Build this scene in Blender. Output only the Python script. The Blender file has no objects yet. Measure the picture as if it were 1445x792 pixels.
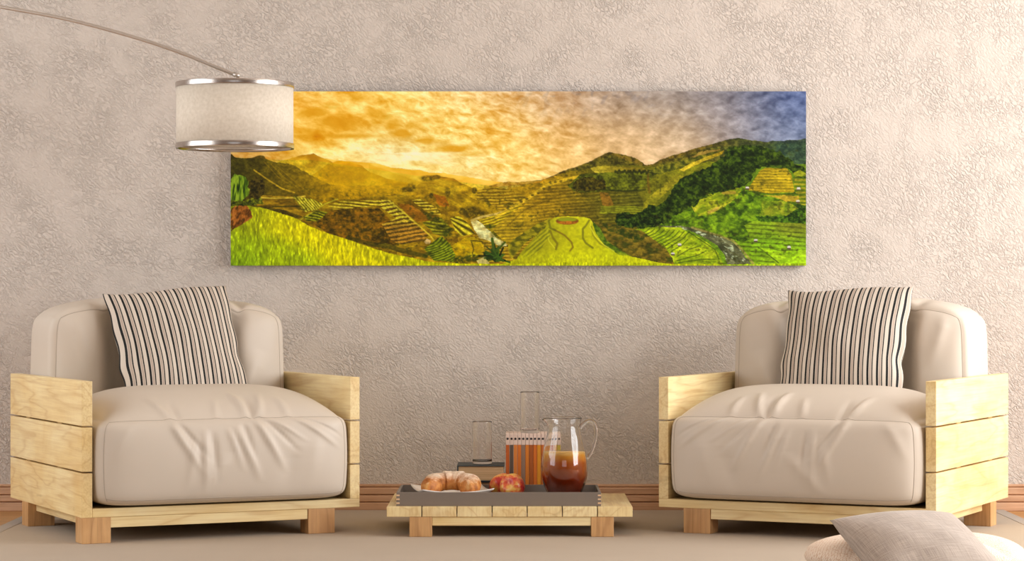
import bpy, bmesh, math, random
import numpy as np
from mathutils import Vector, Matrix

random.seed(7)
C = bpy.context.scene.collection
H = 0.842            # eye height of the camera
F = 3456.0           # focal length in pixels of the 1445 px wide frame
WALL_Y = 9.56        # plane of the back wall

# ------------------------------------------------------------------ node helpers
def srgb(r, g, b):
    def f(c):
        c = c / 255.0
        return c / 12.92 if c <= 0.04045 else ((c + 0.055) / 1.055) ** 2.4
    return (f(r), f(g), f(b), 1.0)


class NT:
    def __init__(self, name):
        self.m = bpy.data.materials.new(name)
        self.m.use_nodes = True
        self.t = self.m.node_tree
        self.b = self.t.nodes['Principled BSDF']

    def n(self, kind, **kw):
        nd = self.t.nodes.new(kind)
        for k, v in kw.items():
            if k.startswith('i_'):
                nd.inputs[k[2:].replace('_', ' ')].default_value = v
            else:
                setattr(nd, k, v)
        return nd

    def l(self, a, b):
        self.t.links.new(a, b)

    def math(self, op, a, b=None, c=None):
        nd = self.n('ShaderNodeMath', operation=op)
        for i, v in enumerate((a, b, c)):
            if v is None:
                continue
            if isinstance(v, (int, float)):
                nd.inputs[i].default_value = v
            else:
                self.l(v, nd.inputs[i])
        return nd.outputs[0]

    def noise(self, vec, scale, detail=3, rough=0.5, dist=0.0):
        nd = self.n('ShaderNodeTexNoise')
        nd.inputs['Scale'].default_value = scale
        nd.inputs['Detail'].default_value = detail
        nd.inputs['Roughness'].default_value = rough
        nd.inputs['Distortion'].default_value = dist
        if vec is not None:
            self.l(vec, nd.inputs['Vector'])
        return nd.outputs['Fac']

    def mapping(self, vec, scale=(1, 1, 1), loc=(0, 0, 0), rot=(0, 0, 0)):
        nd = self.n('ShaderNodeMapping')
        nd.inputs['Scale'].default_value = scale
        nd.inputs['Location'].default_value = loc
        nd.inputs['Rotation'].default_value = rot
        self.l(vec, nd.inputs['Vector'])
        return nd.outputs[0]

    def ramp(self, fac, stops, interp='LINEAR'):
        nd = self.n('ShaderNodeValToRGB')
        cr = nd.color_ramp
        cr.interpolation = interp
        while len(cr.elements) < len(stops):
            cr.elements.new(0.5)
        for e, (p, c) in zip(cr.elements, stops):
            e.position = p
            e.color = c if not isinstance(c, (int, float)) else (c, c, c, 1)
        self.l(fac, nd.inputs[0])
        return nd.outputs[0]

    def mix(self, fac, a, b, mode='MIX'):
        nd = self.n('ShaderNodeMix', data_type='RGBA', blend_type=mode)
        for s, v in ((nd.inputs[0], fac), (nd.inputs[6], a), (nd.inputs[7], b)):
            if isinstance(v, (int, float, tuple)):
                s.default_value = v
            else:
                self.l(v, s)
        return nd.outputs[2]

    def bump(self, h, strength, dist):
        nd = self.n('ShaderNodeBump')
        nd.inputs['Strength'].default_value = strength
        nd.inputs['Distance'].default_value = dist
        self.l(h, nd.inputs['Height'])
        self.l(nd.outputs[0], self.b.inputs['Normal'])

    def set(self, **kw):
        for k, v in kw.items():
            s = self.b.inputs[k.replace('_', ' ')]
            if isinstance(v, (int, float, tuple)):
                s.default_value = v
            else:
                self.l(v, s)
        return self.m

    def obj_coord(self):
        return self.n('ShaderNodeTexCoord').outputs['Object']


# ------------------------------------------------------------------ materials
def plain(name, col, rough=0.5, metal=0.0):
    t = NT(name)
    n = t.noise(t.obj_coord(), 60, 2)
    c = t.mix(t.math('MULTIPLY', n, 0.25), col, tuple(x * 0.75 for x in col[:3]) + (1,))
    return t.set(Base_Color=c, Roughness=rough, Metallic=metal)


def wood(name, axis, light, mid, dark, rough=0.42, knots=0.5, bump=0.15, zs=None):
    t = NT(name)
    oc = t.obj_coord()
    rnd = t.n('ShaderNodeObjectInfo').outputs['Random']
    bd = t.n('ShaderNodeAttribute', attribute_name='board').outputs['Fac']
    off = t.math('ADD', t.math('MULTIPLY', rnd, 17.0), t.math('MULTIPLY', bd, 9.0))
    comb = t.n('ShaderNodeCombineXYZ')
    for i in range(3):
        t.l(off, comb.inputs[i])
    add = t.n('ShaderNodeVectorMath', operation='ADD')
    t.l(oc, add.inputs[0])
    t.l(comb.outputs[0], add.inputs[1])
    v = add.outputs[0]
    s_long = [6.0, 6.0, 6.0]
    s_long[axis] = 0.7
    big = t.noise(t.mapping(v, s_long), 1.0, 3, 0.5, 0.6)
    rings = t.math('FRACT', t.math('MULTIPLY', big, 9.0))
    rings = t.math('ABSOLUTE', t.math('SUBTRACT', rings, 0.5))           # 0..0.5
    s_f = [150.0, 150.0, 150.0]
    s_f[axis] = 4.0
    if zs:
        s_f[2] = zs
    fine = t.noise(t.mapping(v, s_f), 1.0, 3, 0.6)
    s_b = [5.0, 5.0, 5.0]
    s_b[axis] = 3.0
    blot = t.noise(t.mapping(v, s_b), 1.0, 4, 0.6, 0.4)
    c1 = t.ramp(blot, [(0.32, mid), (0.62, light)])
    c2 = t.mix(t.math('MULTIPLY', t.ramp(rings, [(0.0, 1.0), (0.16, 0.25), (0.5, 0.0)]), 0.36), c1, dark)
    c3 = t.mix(t.math('MULTIPLY', t.ramp(fine, [(0.35, 1.0), (0.6, 0.0)]), 0.26), c2, dark)
    s_k = [9.0, 9.0, 9.0]
    s_k[axis] = 3.2
    kn = t.noise(t.mapping(v, s_k), 1.0, 2, 0.5, 1.2)
    c4 = t.mix(t.math('MULTIPLY', t.ramp(kn, [(0.68, 0.0), (0.80, 1.0)]), knots), c3, tuple(x * 0.55 for x in dark[:3]) + (1,))
    t.bump(fine, bump, 0.001)
    return t.set(Base_Color=c4, Roughness=rough)


M = {}
PL, PM, PD = srgb(246, 227, 176), srgb(234, 204, 142), srgb(188, 138, 74)
for i, ax in enumerate('xyz'):
    M['pine_' + ax] = wood('pale_pine_' + ax, i, PL, PM, PD)
M['pine_top'] = wood('pale_pine_boards', 1, PL, PM, PD, zs=18.0)
M['leg'] = wood('reddish_pine', 2, srgb(218, 172, 118), srgb(196, 145, 92), srgb(132, 84, 44), knots=0.7)
M['skirting'] = wood('skirting_wood', 0, srgb(216, 174, 140), srgb(200, 154, 118), srgb(148, 100, 68), rough=0.45, knots=0.6)


def fabric(name, col, col2, scale=500, bump=0.15, rough=0.8, sheen=0.0):
    t = NT(name)
    oc = t.obj_coord()
    w = t.noise(oc, scale, 2)
    big = t.noise(oc, 5, 3)
    c = t.mix(t.math('MULTIPLY', big, 0.6), col, col2)
    t.bump(w, bump, 0.001)
    return t.set(Base_Color=c, Roughness=rough, Sheen_Weight=sheen)


M['leather'] = fabric('cream_upholstery', srgb(208, 195, 180), srgb(199, 185, 168), 320, 0.10, 0.52)
M['seam'] = fabric('upholstery_seam', srgb(180, 166, 150), srgb(172, 158, 142), 400, 0.1, 0.6)


def linen(name, a, b, s=220.0):
    t = NT(name)
    uv = t.n('ShaderNodeTexCoord').outputs['UV']
    h = t.noise(t.mapping(uv, (6, s, 1)), 1.0, 2)
    v = t.noise(t.mapping(uv, (s, 6, 1)), 1.0, 2)
    m = t.math('MULTIPLY', t.math('ADD', h, v), 0.5)
    c = t.ramp(m, [(0.36, a), (0.62, b)])
    t.bump(m, 0.4, 0.001)
    return t.set(Base_Color=c, Roughness=0.85, Sheen_Weight=0.15)


M['linen_grey'] = linen('grey_linen', srgb(148, 133, 122), srgb(190, 174, 160), 230)


def stripes():
    t = NT('striped_cotton')
    uv = t.n('ShaderNodeTexCoord').outputs['UV']
    sep = t.n('ShaderNodeSeparateXYZ')
    t.l(uv, sep.inputs[0])
    f = t.math('FRACT', t.math('ADD', t.math('MULTIPLY', sep.outputs[0], 14.0), 0.55))
    k = srgb(8, 8, 9)
    cr = srgb(212, 199, 184)
    tp = srgb(182, 163, 148)
    c = t.ramp(f, [(0.0, k), (0.22, cr), (0.27, tp), (0.48, cr), (0.52, k), (0.635, cr)], 'CONSTANT')
    w = t.noise(t.mapping(uv, (300, 300, 1)), 1.0, 2)
    t.bump(w, 0.15, 0.001)
    return t.set(Base_Color=c, Roughness=0.8)


M['stripes'] = stripes()


def knit():
    t = NT('patterned_beige_weave')
    uv = t.n('ShaderNodeTexCoord').outputs['UV']
    vo = t.n('ShaderNodeTexVoronoi', feature='DISTANCE_TO_EDGE')
    vo.inputs['Scale'].default_value = 1.0
    vo.inputs['Randomness'].default_value = 0.45
    t.l(t.mapping(uv, (76, 58, 1), rot=(0, 0, 0.6)), vo.inputs['Vector'])
    c = t.ramp(vo.outputs['Distance'], [(0.03, srgb(214, 180, 152)), (0.16, srgb(240, 222, 204))])
    t.bump(vo.outputs['Distance'], 0.5, 0.004)
    return t.set(Base_Color=c, Roughness=0.85)


M['knit'] = knit()


def plaster():
    t = NT('knockdown_plaster')
    g = t.n('ShaderNodeNewGeometry').outputs['Position']
    warp = t.noise(g, 8, 3, 0.6)
    diag = t.mapping(t.mapping(g, rot=(0, math.radians(-40), 0)), (0.6, 1, 1.15))
    a = t.noise(diag, 92, 2, 0.5, 0.4)
    ridge = t.math('ABSOLUTE', t.math('SUBTRACT', a, 0.5))
    flat = t.ramp(ridge, [(0.0, 1.0), (0.05, 0.35), (0.14, 0.0)])
    patch = t.ramp(warp, [(0.36, 0.30), (0.66, 1.0)])
    fine = t.noise(diag, 190, 2, 0.6)
    h = t.math('ADD', t.math('MULTIPLY', flat, patch), t.math('MULTIPLY', fine, 0.35))
    t.bump(h, 0.85, 0.0044)
    mot = t.noise(g, 2.2, 4)
    c = t.mix(mot, srgb(211, 200, 190), srgb(205, 193, 182))
    return t.set(Base_Color=c, Roughness=0.85)


M['plaster'] = plaster()
M['paint'] = plain('white_paint', srgb(225, 214, 202), 0.7)


def rug_mat(name, a, b):
    t = NT(name)
    g = t.n('ShaderNodeNewGeometry').outputs['Position']
    n1 = t.noise(g, 260, 2)
    n2 = t.noise(g, 3, 3)
    c = t.mix(n2, a, b)
    t.bump(n1, 0.3, 0.002)
    return t.set(Base_Color=c, Roughness=0.95)


M['rug'] = rug_mat('beige_carpet', srgb(178, 162, 144), srgb(170, 153, 134))
M['rug_edge'] = rug_mat('carpet_binding', srgb(172, 160, 148), srgb(164, 152, 140))


def floor_mat():
    t = NT('floor_boards')
    g = t.n('ShaderNodeNewGeometry').outputs['Position']
    br = t.n('ShaderNodeTexBrick')
    br.inputs['Scale'].default_value = 1.0
    br.inputs['Brick Width'].default_value = 1.4
    br.inputs['Row Height'].default_value = 0.12
    br.inputs['Mortar Size'].default_value = 0.002
    br.inputs['Color1'].default_value = srgb(206, 156, 96)
    br.inputs['Color2'].default_value = srgb(190, 138, 80)
    br.inputs['Mortar'].default_value = srgb(110, 70, 36)
    t.l(g, br.inputs['Vector'])
    n = t.noise(t.mapping(g, (3, 60, 1)), 1.0, 4, 0.6)
    c = t.mix(t.math('MULTIPLY', n, 0.5), br.outputs['Color'], srgb(150, 100, 52))
    return t.set(Base_Color=c, Roughness=0.4)


M['floor'] = floor_mat()


def metal(name, col, rough):
    t = NT(name)
    n = t.noise(t.mapping(t.obj_coord(), (20, 20, 400)), 1.0, 2)
    r = t.math('ADD', t.math('MULTIPLY', n, 0.12), rough)
    return t.set(Base_Color=col, Roughness=r, Metallic=1.0)


M['steel'] = metal('brushed_steel', srgb(196, 188, 182), 0.18)
M['arm_steel'] = metal('satin_steel', srgb(204, 196, 188), 0.36)


def shade_mat():
    t = NT('linen_lamp_shade')
    oc = t.obj_coord()
    n = t.noise(t.mapping(oc, (90, 90, 90)), 1.0, 3)
    c = t.ramp(n, [(0.3, srgb(214, 202, 184)), (0.7, srgb(228, 217, 201))])
    t.bump(n, 0.25, 0.003)
    return t.set(Base_Color=c, Roughness=0.85)


M['shade'] = shade_mat()
M['bulb'] = plain('frosted_bulb', srgb(240, 236, 228), 0.3)
M['tray'] = plain('grey_stained_wood', srgb(122, 110, 100), 0.5)
M['peg'] = plain('pale_joint_wood', srgb(224, 186, 150), 0.5)
M['ceramic'] = plain('white_ceramic', srgb(236, 226, 216), 0.2)
M['cloth_dark'] = plain('dark_teal_bookcloth', srgb(58, 66, 68), 0.6)
M['dot'] = plain('black_hole', srgb(14, 12, 12), 0.6)
M['label_band'] = plain('pinkish_paper', srgb(226, 200, 184), 0.6)


def pages(name, a, b):
    t = NT(name)
    n = t.noise(t.mapping(t.obj_coord(), (3, 3, 500)), 1.0, 2)
    c = t.ramp(n, [(0.35, a), (0.65, b)])
    return t.set(Base_Color=c, Roughness=0.8)


M['pages'] = pages('cream_pages', srgb(196, 164, 122), srgb(224, 194, 150))
M['pages_old'] = pages('brown_pages', srgb(150, 116, 80), srgb(176, 140, 102))


def glass(name, tint=(1, 1, 1, 1)):
    t = NT(name)
    t.noise(t.obj_coord(), 5)
    return t.set(Base_Color=tint, Roughness=0.0, Transmission_Weight=1.0, IOR=1.45)


M['glass'] = glass('clear_glass')
M['pane'] = glass('window_glass')


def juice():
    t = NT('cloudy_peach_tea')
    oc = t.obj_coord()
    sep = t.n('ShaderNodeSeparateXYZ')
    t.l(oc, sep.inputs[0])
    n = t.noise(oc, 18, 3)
    z = t.math('ADD', t.math('MULTIPLY', sep.outputs[2], 6.4), t.math('MULTIPLY', n, 0.10))   # light towards the tea's surface painted in as a height gradient
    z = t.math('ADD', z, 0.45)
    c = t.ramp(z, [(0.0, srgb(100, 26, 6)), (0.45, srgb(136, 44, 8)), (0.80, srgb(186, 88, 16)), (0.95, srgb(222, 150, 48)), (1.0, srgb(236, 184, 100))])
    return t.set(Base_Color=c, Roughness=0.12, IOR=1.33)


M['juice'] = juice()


def apple_mat():
    t = NT('apple_skin')
    oc = t.obj_coord()
    n = t.noise(t.mapping(oc, (16, 16, 16)), 1.0, 4, 0.6, 0.5)
    st = t.noise(t.mapping(oc, (110, 110, 14)), 1.0, 3)
    f = t.math('ADD', t.math('MULTIPLY', n, 0.8), t.math('MULTIPLY', st, 0.3))
    c = t.ramp(f, [(0.46, srgb(238, 186, 92)), (0.54, srgb(228, 112, 60)), (0.62, srgb(200, 48, 44)), (0.8, srgb(170, 24, 40))])
    return t.set(Base_Color=c, Roughness=0.3, Specular_IOR_Level=0.5)


M['apple'] = apple_mat()


def bread():
    t = NT('croissant_crust')
    oc = t.obj_coord()
    sep = t.n('ShaderNodeSeparateXYZ')
    t.l(oc, sep.inputs[0])
    n = t.noise(oc, 34, 4, 0.6)
    n2 = t.noise(oc, 110, 3, 0.6)
    crust = t.ramp(n, [(0.3, srgb(150, 82, 30)), (0.5, srgb(196, 124, 54)), (0.7, srgb(222, 164, 92))])
    fl = t.math('ADD', t.math('MULTIPLY', sep.outputs[2], 22.0), t.math('SUBTRACT', t.math('MULTIPLY', n, 1.6), 0.85))
    fl = t.math('ADD', fl, t.math('MULTIPLY', n2, 0.3))
    flour = t.ramp(fl, [(0.30, 0.0), (0.85, 0.85)])
    c = t.mix(flour, crust, srgb(238, 220, 198))
    t.bump(n2, 0.35, 0.003)
    return t.set(Base_Color=c, Roughness=0.6)


M['bread'] = bread()


def vcol(name):
    t = NT(name)
    a = t.n('ShaderNodeAttribute', attribute_name='print')
    w = t.noise(t.obj_coord(), 700, 2)
    t.bump(w, 0.05, 0.0005)
    return t.set(Base_Color=a.outputs['Color'], Roughness=0.75, Specular_IOR_Level=0.15)


M['print'] = vcol('printed_canvas')
M['canvas_side'] = plain('canvas_side', srgb(96, 92, 96), 0.8)


# ------------------------------------------------------------------ mesh helpers
def link(name, mesh, mat, parent=None, smooth=False, recenter=True):
    o = bpy.data.objects.new(name, mesh)
    C.objects.link(o)
    if mat is not None:
        mesh.materials.append(mat)
    if recenter and len(mesh.vertices):
        co = np.empty(len(mesh.vertices) * 3, dtype=np.float64)
        mesh.vertices.foreach_get('co', co)
        co = co.reshape(-1, 3)
        c = (co.min(0) + co.max(0)) / 2
        if parent is None:
            c[2] = co[:, 2].min() if not recenter == 'mid' else c[2]
        co -= c
        mesh.vertices.foreach_set('co', co.ravel())
        o.location = Vector(c)
    if parent is not None:
        o.parent = parent
    if smooth:
        mesh.polygons.foreach_set('use_smooth', [True] * len(mesh.polygons))
    mesh.update()
    return o


def from_bm(name, bm, mat, parent=None, smooth=False, mirror=False, recenter=True):
    if mirror:
        bmesh.ops.scale(bm, vec=(-1, 1, 1), verts=bm.verts)
        bmesh.ops.reverse_faces(bm, faces=bm.faces)
    me = bpy.data.meshes.new(name)
    bm.to_mesh(me)
    bm.free()
    return link(name, me, mat, parent, smooth, recenter)


def add_box(bm, x0, x1, y0, y1, z0, z1, bev=0.002, seg=2, board=None):
    lay = bm.verts.layers.float.get('board') or bm.verts.layers.float.new('board')
    r = bmesh.ops.create_cube(bm, size=1.0)
    vs = r['verts']
    for v in vs:
        v.co = Vector(((x0 + x1) / 2 + v.co.x * (x1 - x0), (y0 + y1) / 2 + v.co.y * (y1 - y0), (z0 + z1) / 2 + v.co.z * (z1 - z0)))
    allv = set(vs)
    if bev > 0:
        es = {e for v in vs for e in v.link_edges}
        rr = bmesh.ops.bevel(bm, geom=list(es), offset=bev, segments=seg, affect='EDGES', profile=0.5, clamp_overlap=True)
        allv = {v for v in allv if v.is_valid} | set(rr['verts'])
    for v in allv:
        v[lay] = random.random() if board is None else board
    return allv


def box_obj(name, b, mat, parent=None, mirror=False, bev=0.002):
    bm = bmesh.new()
    add_box(bm, *b, bev=bev, board=0.0)
    return from_bm(name, bm, mat, parent, mirror=mirror)


def add_lathe(bm, prof, seg=48, cx=0, cy=0, fn=None, close=False):
    rings = []
    for (r, z) in prof:
        if r < 1e-6:
            rings.append([bm.verts.new((cx, cy, z))])
            continue
        ring = []
        for i in range(seg):
            a = 2 * math.pi * i / seg
            p = (r * math.cos(a), r * math.sin(a), z)
            if fn:
                p = fn(p, a)
            ring.append(bm.verts.new((cx + p[0], cy + p[1], p[2])))
        rings.append(ring)
    pairs = list(zip(rings[:-1], rings[1:]))
    if close:
        pairs.append((rings[-1], rings[0]))
    for a, b in pairs:
        for i in range(seg):
            j = (i + 1) % seg
            if len(a) == 1 and len(b) == 1:
                continue
            if len(a) == 1:
                bm.faces.new((a[0], b[j], b[i]))
            elif len(b) == 1:
                bm.faces.new((a[i], a[j], b[0]))
            else:
                bm.faces.new((a[i], a[j], b[j], b[i]))
    bmesh.ops.recalc_face_normals(bm, faces=bm.faces)


def add_tube(bm, pts, rad, seg=10, cap=True):
    pts = [Vector(p) for p in pts]
    n = len(pts)
    rads = rad if isinstance(rad, (list, tuple)) else [rad] * n
    tang = []
    for i in range(n):
        tang.append((pts[min(i + 1, n - 1)] - pts[max(i - 1, 0)]).normalized())
    ref = Vector((0, 0, 1)) if abs(tang[0].z) < 0.9 else Vector((1, 0, 0))
    nrm = (ref - tang[0] * ref.dot(tang[0])).normalized()
    rings = []
    for i in range(n):
        nrm = (nrm - tang[i] * nrm.dot(tang[i])).normalized()
        bi = tang[i].cross(nrm)
        rings.append([bm.verts.new(pts[i] + (nrm * math.cos(2 * math.pi * k / seg) + bi * math.sin(2 * math.pi * k / seg)) * rads[i]) for k in range(seg)])
    for a, b in zip(rings[:-1], rings[1:]):
        for k in range(seg):
            m = (k + 1) % seg
            bm.faces.new((a[k], a[m], b[m], b[k]))
    if cap:
        bm.faces.new(list(reversed(rings[0])))
        bm.faces.new(rings[-1])
    bmesh.ops.recalc_face_normals(bm, faces=bm.faces)


def spline(pts, n):
    """Catmull-Rom through the points"""
    P = [Vector(p) for p in pts]
    P = [P[0] * 2 - P[1]] + P + [P[-1] * 2 - P[-2]]
    out = []
    segs = len(P) - 3
    for s in range(segs):
        for k in range(n):
            t = k / n
            a, b, c, d = P[s:s + 4]
            out.append(0.5 * ((2 * b) + (c - a) * t + (2 * a - 5 * b + 4 * c - d) * t * t + (3 * b - a - 3 * c + d) * t ** 3))
    out.append(P[-2])
    return out


def cube_surface(n):
    """lattice on the surface of a cube, as (N,3) in [-1,1] and quads"""
    idx, vs, faces = {}, [], []

    def vid(i, j, k):
        key = (i, j, k)
        if key not in idx:
            idx[key] = len(vs)
            vs.append((2 * i / n - 1, 2 * j / n - 1, 2 * k / n - 1))
        return idx[key]
    for a in range(n):
        for b in range(n):
            faces.append((vid(a, b, 0), vid(a, b + 1, 0), vid(a + 1, b + 1, 0), vid(a + 1, b, 0)))
            faces.append((vid(a, b, n), vid(a + 1, b, n), vid(a + 1, b + 1, n), vid(a, b + 1, n)))
            faces.append((vid(a, 0, b), vid(a + 1, 0, b), vid(a + 1, 0, b + 1), vid(a, 0, b + 1)))
            faces.append((vid(a, n, b), vid(a, n, b + 1), vid(a + 1, n, b + 1), vid(a + 1, n, b)))
            faces.append((vid(0, a, b), vid(0, a, b + 1), vid(0, a + 1, b + 1), vid(0, a + 1, b)))
            faces.append((vid(n, a, b), vid(n, a + 1, b), vid(n, a + 1, b + 1), vid(n, a, b + 1)))
    return np.array(vs), faces


CUBE_V, CUBE_F = cube_surface(100)


def pyobj(name, co, faces, mat, parent=None, mirror=False, smooth=True, uv=None, recenter=True):
    co = np.array(co, dtype=float)
    if mirror:
        co = co * np.array((-1, 1, 1))
        faces = [tuple(reversed(f)) for f in faces]
    me = bpy.data.meshes.new(name)
    me.from_pydata([tuple(c) for c in co], [], faces)
    if uv is not None:
        ul = me.uv_layers.new(name='UVMap')
        li = np.empty(len(me.loops), dtype=np.int32)
        me.loops.foreach_get('vertex_index', li)
        ul.data.foreach_set('uv', np.asarray(uv)[li].astype(np.float32).ravel())
    return link(name, me, mat, parent, smooth, recenter)


def tag(o, label, cat, group=None, kind=None):
    if label:
        o['label'] = label
    if cat:
        o['category'] = cat
    if group:
        o['group'] = group
    if kind:
        o['kind'] = kind
    return o


def empty(name, loc, rz=0.0):
    o = bpy.data.objects.new(name, None)
    o.empty_display_size = 0.1
    C.objects.link(o)
    o.location = loc
    o.rotation_euler = (0, 0, rz)
    return o


def structure(o):
    o['kind'] = 'structure'
    return o


# ------------------------------------------------------------------ the setting
RX0, RX1, RY0, RZ1 = -3.5, 3.5, -1.6, 3.2

structure(box_obj('floor', (RX0 - .1, RX1 + .1, RY0 - .1, WALL_Y + .1, -.1, 0.0), M['floor'], bev=0))
structure(box_obj('ceiling', (RX0 - .1, RX1 + .1, RY0 - .1, WALL_Y + .1, RZ1, RZ1 + .1), M['paint'], bev=0))
structure(box_obj('wall_back', (RX0 - .1, RX1 + .1, WALL_Y, WALL_Y + .12, 0.0, RZ1), M['plaster'], bev=0))


def wall_with_hole(name, axis, at0, at1, lo, hi, holes):
    """wall lying across `axis` (0: X const, 1: Y const) with rectangular openings (a0, a1, z0, z1)"""
    bm = bmesh.new()

    def bx(a0, a1, z0, z1):
        if a1 - a0 < 1e-4 or z1 - z0 < 1e-4:
            return
        if axis == 0:
            add_box(bm, at0, at1, a0, a1, z0, z1, bev=0)
        else:
            add_box(bm, a0, a1, at0, at1, z0, z1, bev=0)
    x = lo
    for (a0, a1, z0, z1) in sorted(holes):
        bx(x, a0, 0, RZ1)
        bx(a0, a1, 0, z0)
        bx(a0, a1, z1, RZ1)
        x = a1
    bx(x, hi, 0, RZ1)
    return structure(from_bm(name, bm, M['plaster']))


W_RIGHT = (5.4, 9.0, 0.4, 2.8)
W_LEFT = (5.4, 8.8, 0.4, 2.8)
W_FRONT = (-2.0, 2.0, 0.6, 2.4)
wall_with_hole('wall_right', 0, RX1, RX1 + .1, RY0 - .1, WALL_Y, [W_RIGHT])
wall_with_hole('wall_left', 0, RX0 - .1, RX0, RY0 - .1, WALL_Y, [W_LEFT])
wall_with_hole('wall_front', 1, RY0 - .1, RY0, RX0, RX1, [W_FRONT])


def window(name, axis, at, hole, cols, rows):
    a0, a1, z0, z1 = hole
    bm = bmesh.new()
    t = 0.045

    def bx(p0, p1, q0, q1):
        if axis == 0:
            add_box(bm, at - .03, at + .03, p0, p1, q0, q1, bev=.004)
        else:
            add_box(bm, p0, p1, at - .03, at + .03, q0, q1, bev=.004)
    bx(a0, a0 + t, z0, z1)
    bx(a1 - t, a1, z0, z1)
    bx(a0, a1, z0, z0 + t)
    bx(a0, a1, z1 - t, z1)
    for i in range(1, cols):
        x = a0 + (a1 - a0) * i / cols
        bx(x - .02, x + .02, z0, z1)
    for i in range(1, rows):
        z = z0 + (z1 - z0) * i / rows
        bx(a0, a1, z - .015, z + .015)
    return structure(from_bm(name, bm, M['paint']))


window('window_1', 0, RX1 + .05, W_RIGHT, 3, 2)
window('window_2', 0, RX0 - .05, W_LEFT, 3, 2)
window('window_3', 1, RY0 - .05, W_FRONT, 4, 4)

# skirting board with three rounded lands
bm = bmesh.new()
prof = []
z = 0.0
yb = WALL_Y
lands = [(0.0, 0.0345, 0.020), (0.0375, 0.0625, 0.020), (0.0655, 0.0925, 0.019), (0.0945, 0.1050, 0.015)]
pts = [(yb, 0.0)]
for (z0, z1, d) in lands:
    r = 0.004
    for k in range(5):
        a = math.pi / 2 * k / 4
        pts.append((yb - d + r * (1 - math.sin(a)), z0 + r * (1 - math.cos(a))))
    for k in range(5):
        a = math.pi / 2 * k / 4
        pts.append((yb - d + r * (1 - math.cos(a)), z1 - r * (1 - math.sin(a))))
    pts.append((yb - d + 0.010, z1 + 0.0008))
pts.append((yb, 0.1055))
rows = []
for x in (RX0, RX1):
    rows.append([bm.verts.new((x, p[0], p[1])) for p in pts])
for i in range(len(pts) - 1):
    bm.faces.new((rows[0][i], rows[0][i + 1], rows[1][i + 1], rows[1][i]))
bmesh.ops.recalc_face_normals(bm, faces=bm.faces)
structure(from_bm('baseboard_back', bm, M['skirting']))

# carpet lying on the boards, bound along its edge
bm = bmesh.new()
RGX0, RGX1, RGY0, RGY1 = -1.852, 1.912, 4.6, 9.535
add_box(bm, RGX0, RGX1, RGY0, RGY1, 0.0, 0.006, bev=0.0028, seg=3)
rug = from_bm('area_rug', bm, M['rug'])
tag(rug, 'large plain beige rug lying under both armchairs and the low table', 'rug')
for (xa, xb) in ((RGX0 - .003, RGX0 + .05), (RGX1 - .05, RGX1 + .003)):
    bm = bmesh.new()
    add_box(bm, xa, xb, RGY0, RGY1, 0.0, 0.0075, bev=0.003, seg=3)
    bo = from_bm('binding', bm, M['rug_edge'], None)
    bo.parent = rug
    bo.location = bo.location - rug.location
    bo['label'] = 'greyish edge binding'
RUG = 0.006


# ------------------------------------------------------------------ armchairs
AX, AY = -1.444, 8.22              # front outer corner of the left chair's arm
TH = math.radians(25.98)
CW, CD = 1.007, 0.943
ARM_T = 0.0366
Z_LEG, Z_DECK, Z_ARM = 0.0935, 0.1235, 0.553


def pnorm(q, p):
    r = (np.abs(q) ** p).sum(1) ** (1.0 / p)
    return q / r[:, None]


def fold(a, b, A, B, amp, wid, f0=0.25):
    """a ridge of height amp along the segment A-B in the face plane (a, b)"""
    ax, ay = A
    dx, dy = B[0] - ax, B[1] - ay
    L = math.hypot(dx, dy)
    s = ((a - ax) * dx + (b - ay) * dy) / (L * L)
    d = ((a - ax) * dy - (b - ay) * dx) / L
    along = np.clip(s / f0, 0, 1) * np.clip((1 - s) / 0.5, 0, 1)
    return amp * np.exp(-(d / wid) ** 2) * along


SEAT_FOLDS = [
    ((-.50, 1.10), (-.20, -.35), .012, .026), ((-.44, 1.05), (-.16, .0), -.010, .020),
    ((-.20, .78), (-.19, -.80), .010, .022), ((-.14, .72), (-.10, -.55), -.009, .020), ((-.27, .6), (-.33, -.7), .006, .03),
    ((-.02, .80), (.10, -.30), .008, .020), ((.04, .85), (.24, -.55), .012, .026), ((.10, .95), (.18, .0), -.009, .018),
    ((.18, 1.12), (.44, -.35), .013, .026), ((.24, 1.08), (.55, .1), -.010, .020), ((.30, 1.05), (.62, .35), .008, .022),
    ((.48, 1.10), (.92, .15), .009, .030), ((.56, 1.05), (.98, .4), -.006, .022), ((-.75, 1.0), (-.92, .0), .006, .05),
    ((.0, .2), (-.32, -.95), .007, .06), ((.5, .3), (.42, -.85), -.007, .07), ((.70, .6), (.62, -.8), .005, .06),
]
TOP_FOLDS = [
    ((-.47, -1.05), (-.58, -.55), .012, .028), ((-.40, -1.05), (-.42, -.66), -.008, .022), ((-.1, -1.05), (-.04, -.62), .008, .028),
    ((.16, -1.05), (.10, -.50), .014, .028), ((.21, -1.05), (.20, -.6), -.010, .02), ((.26, -1.05), (.34, -.5), .012, .028), ((.52, -1.05), (.44, -.6), .009, .03),
]


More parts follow.
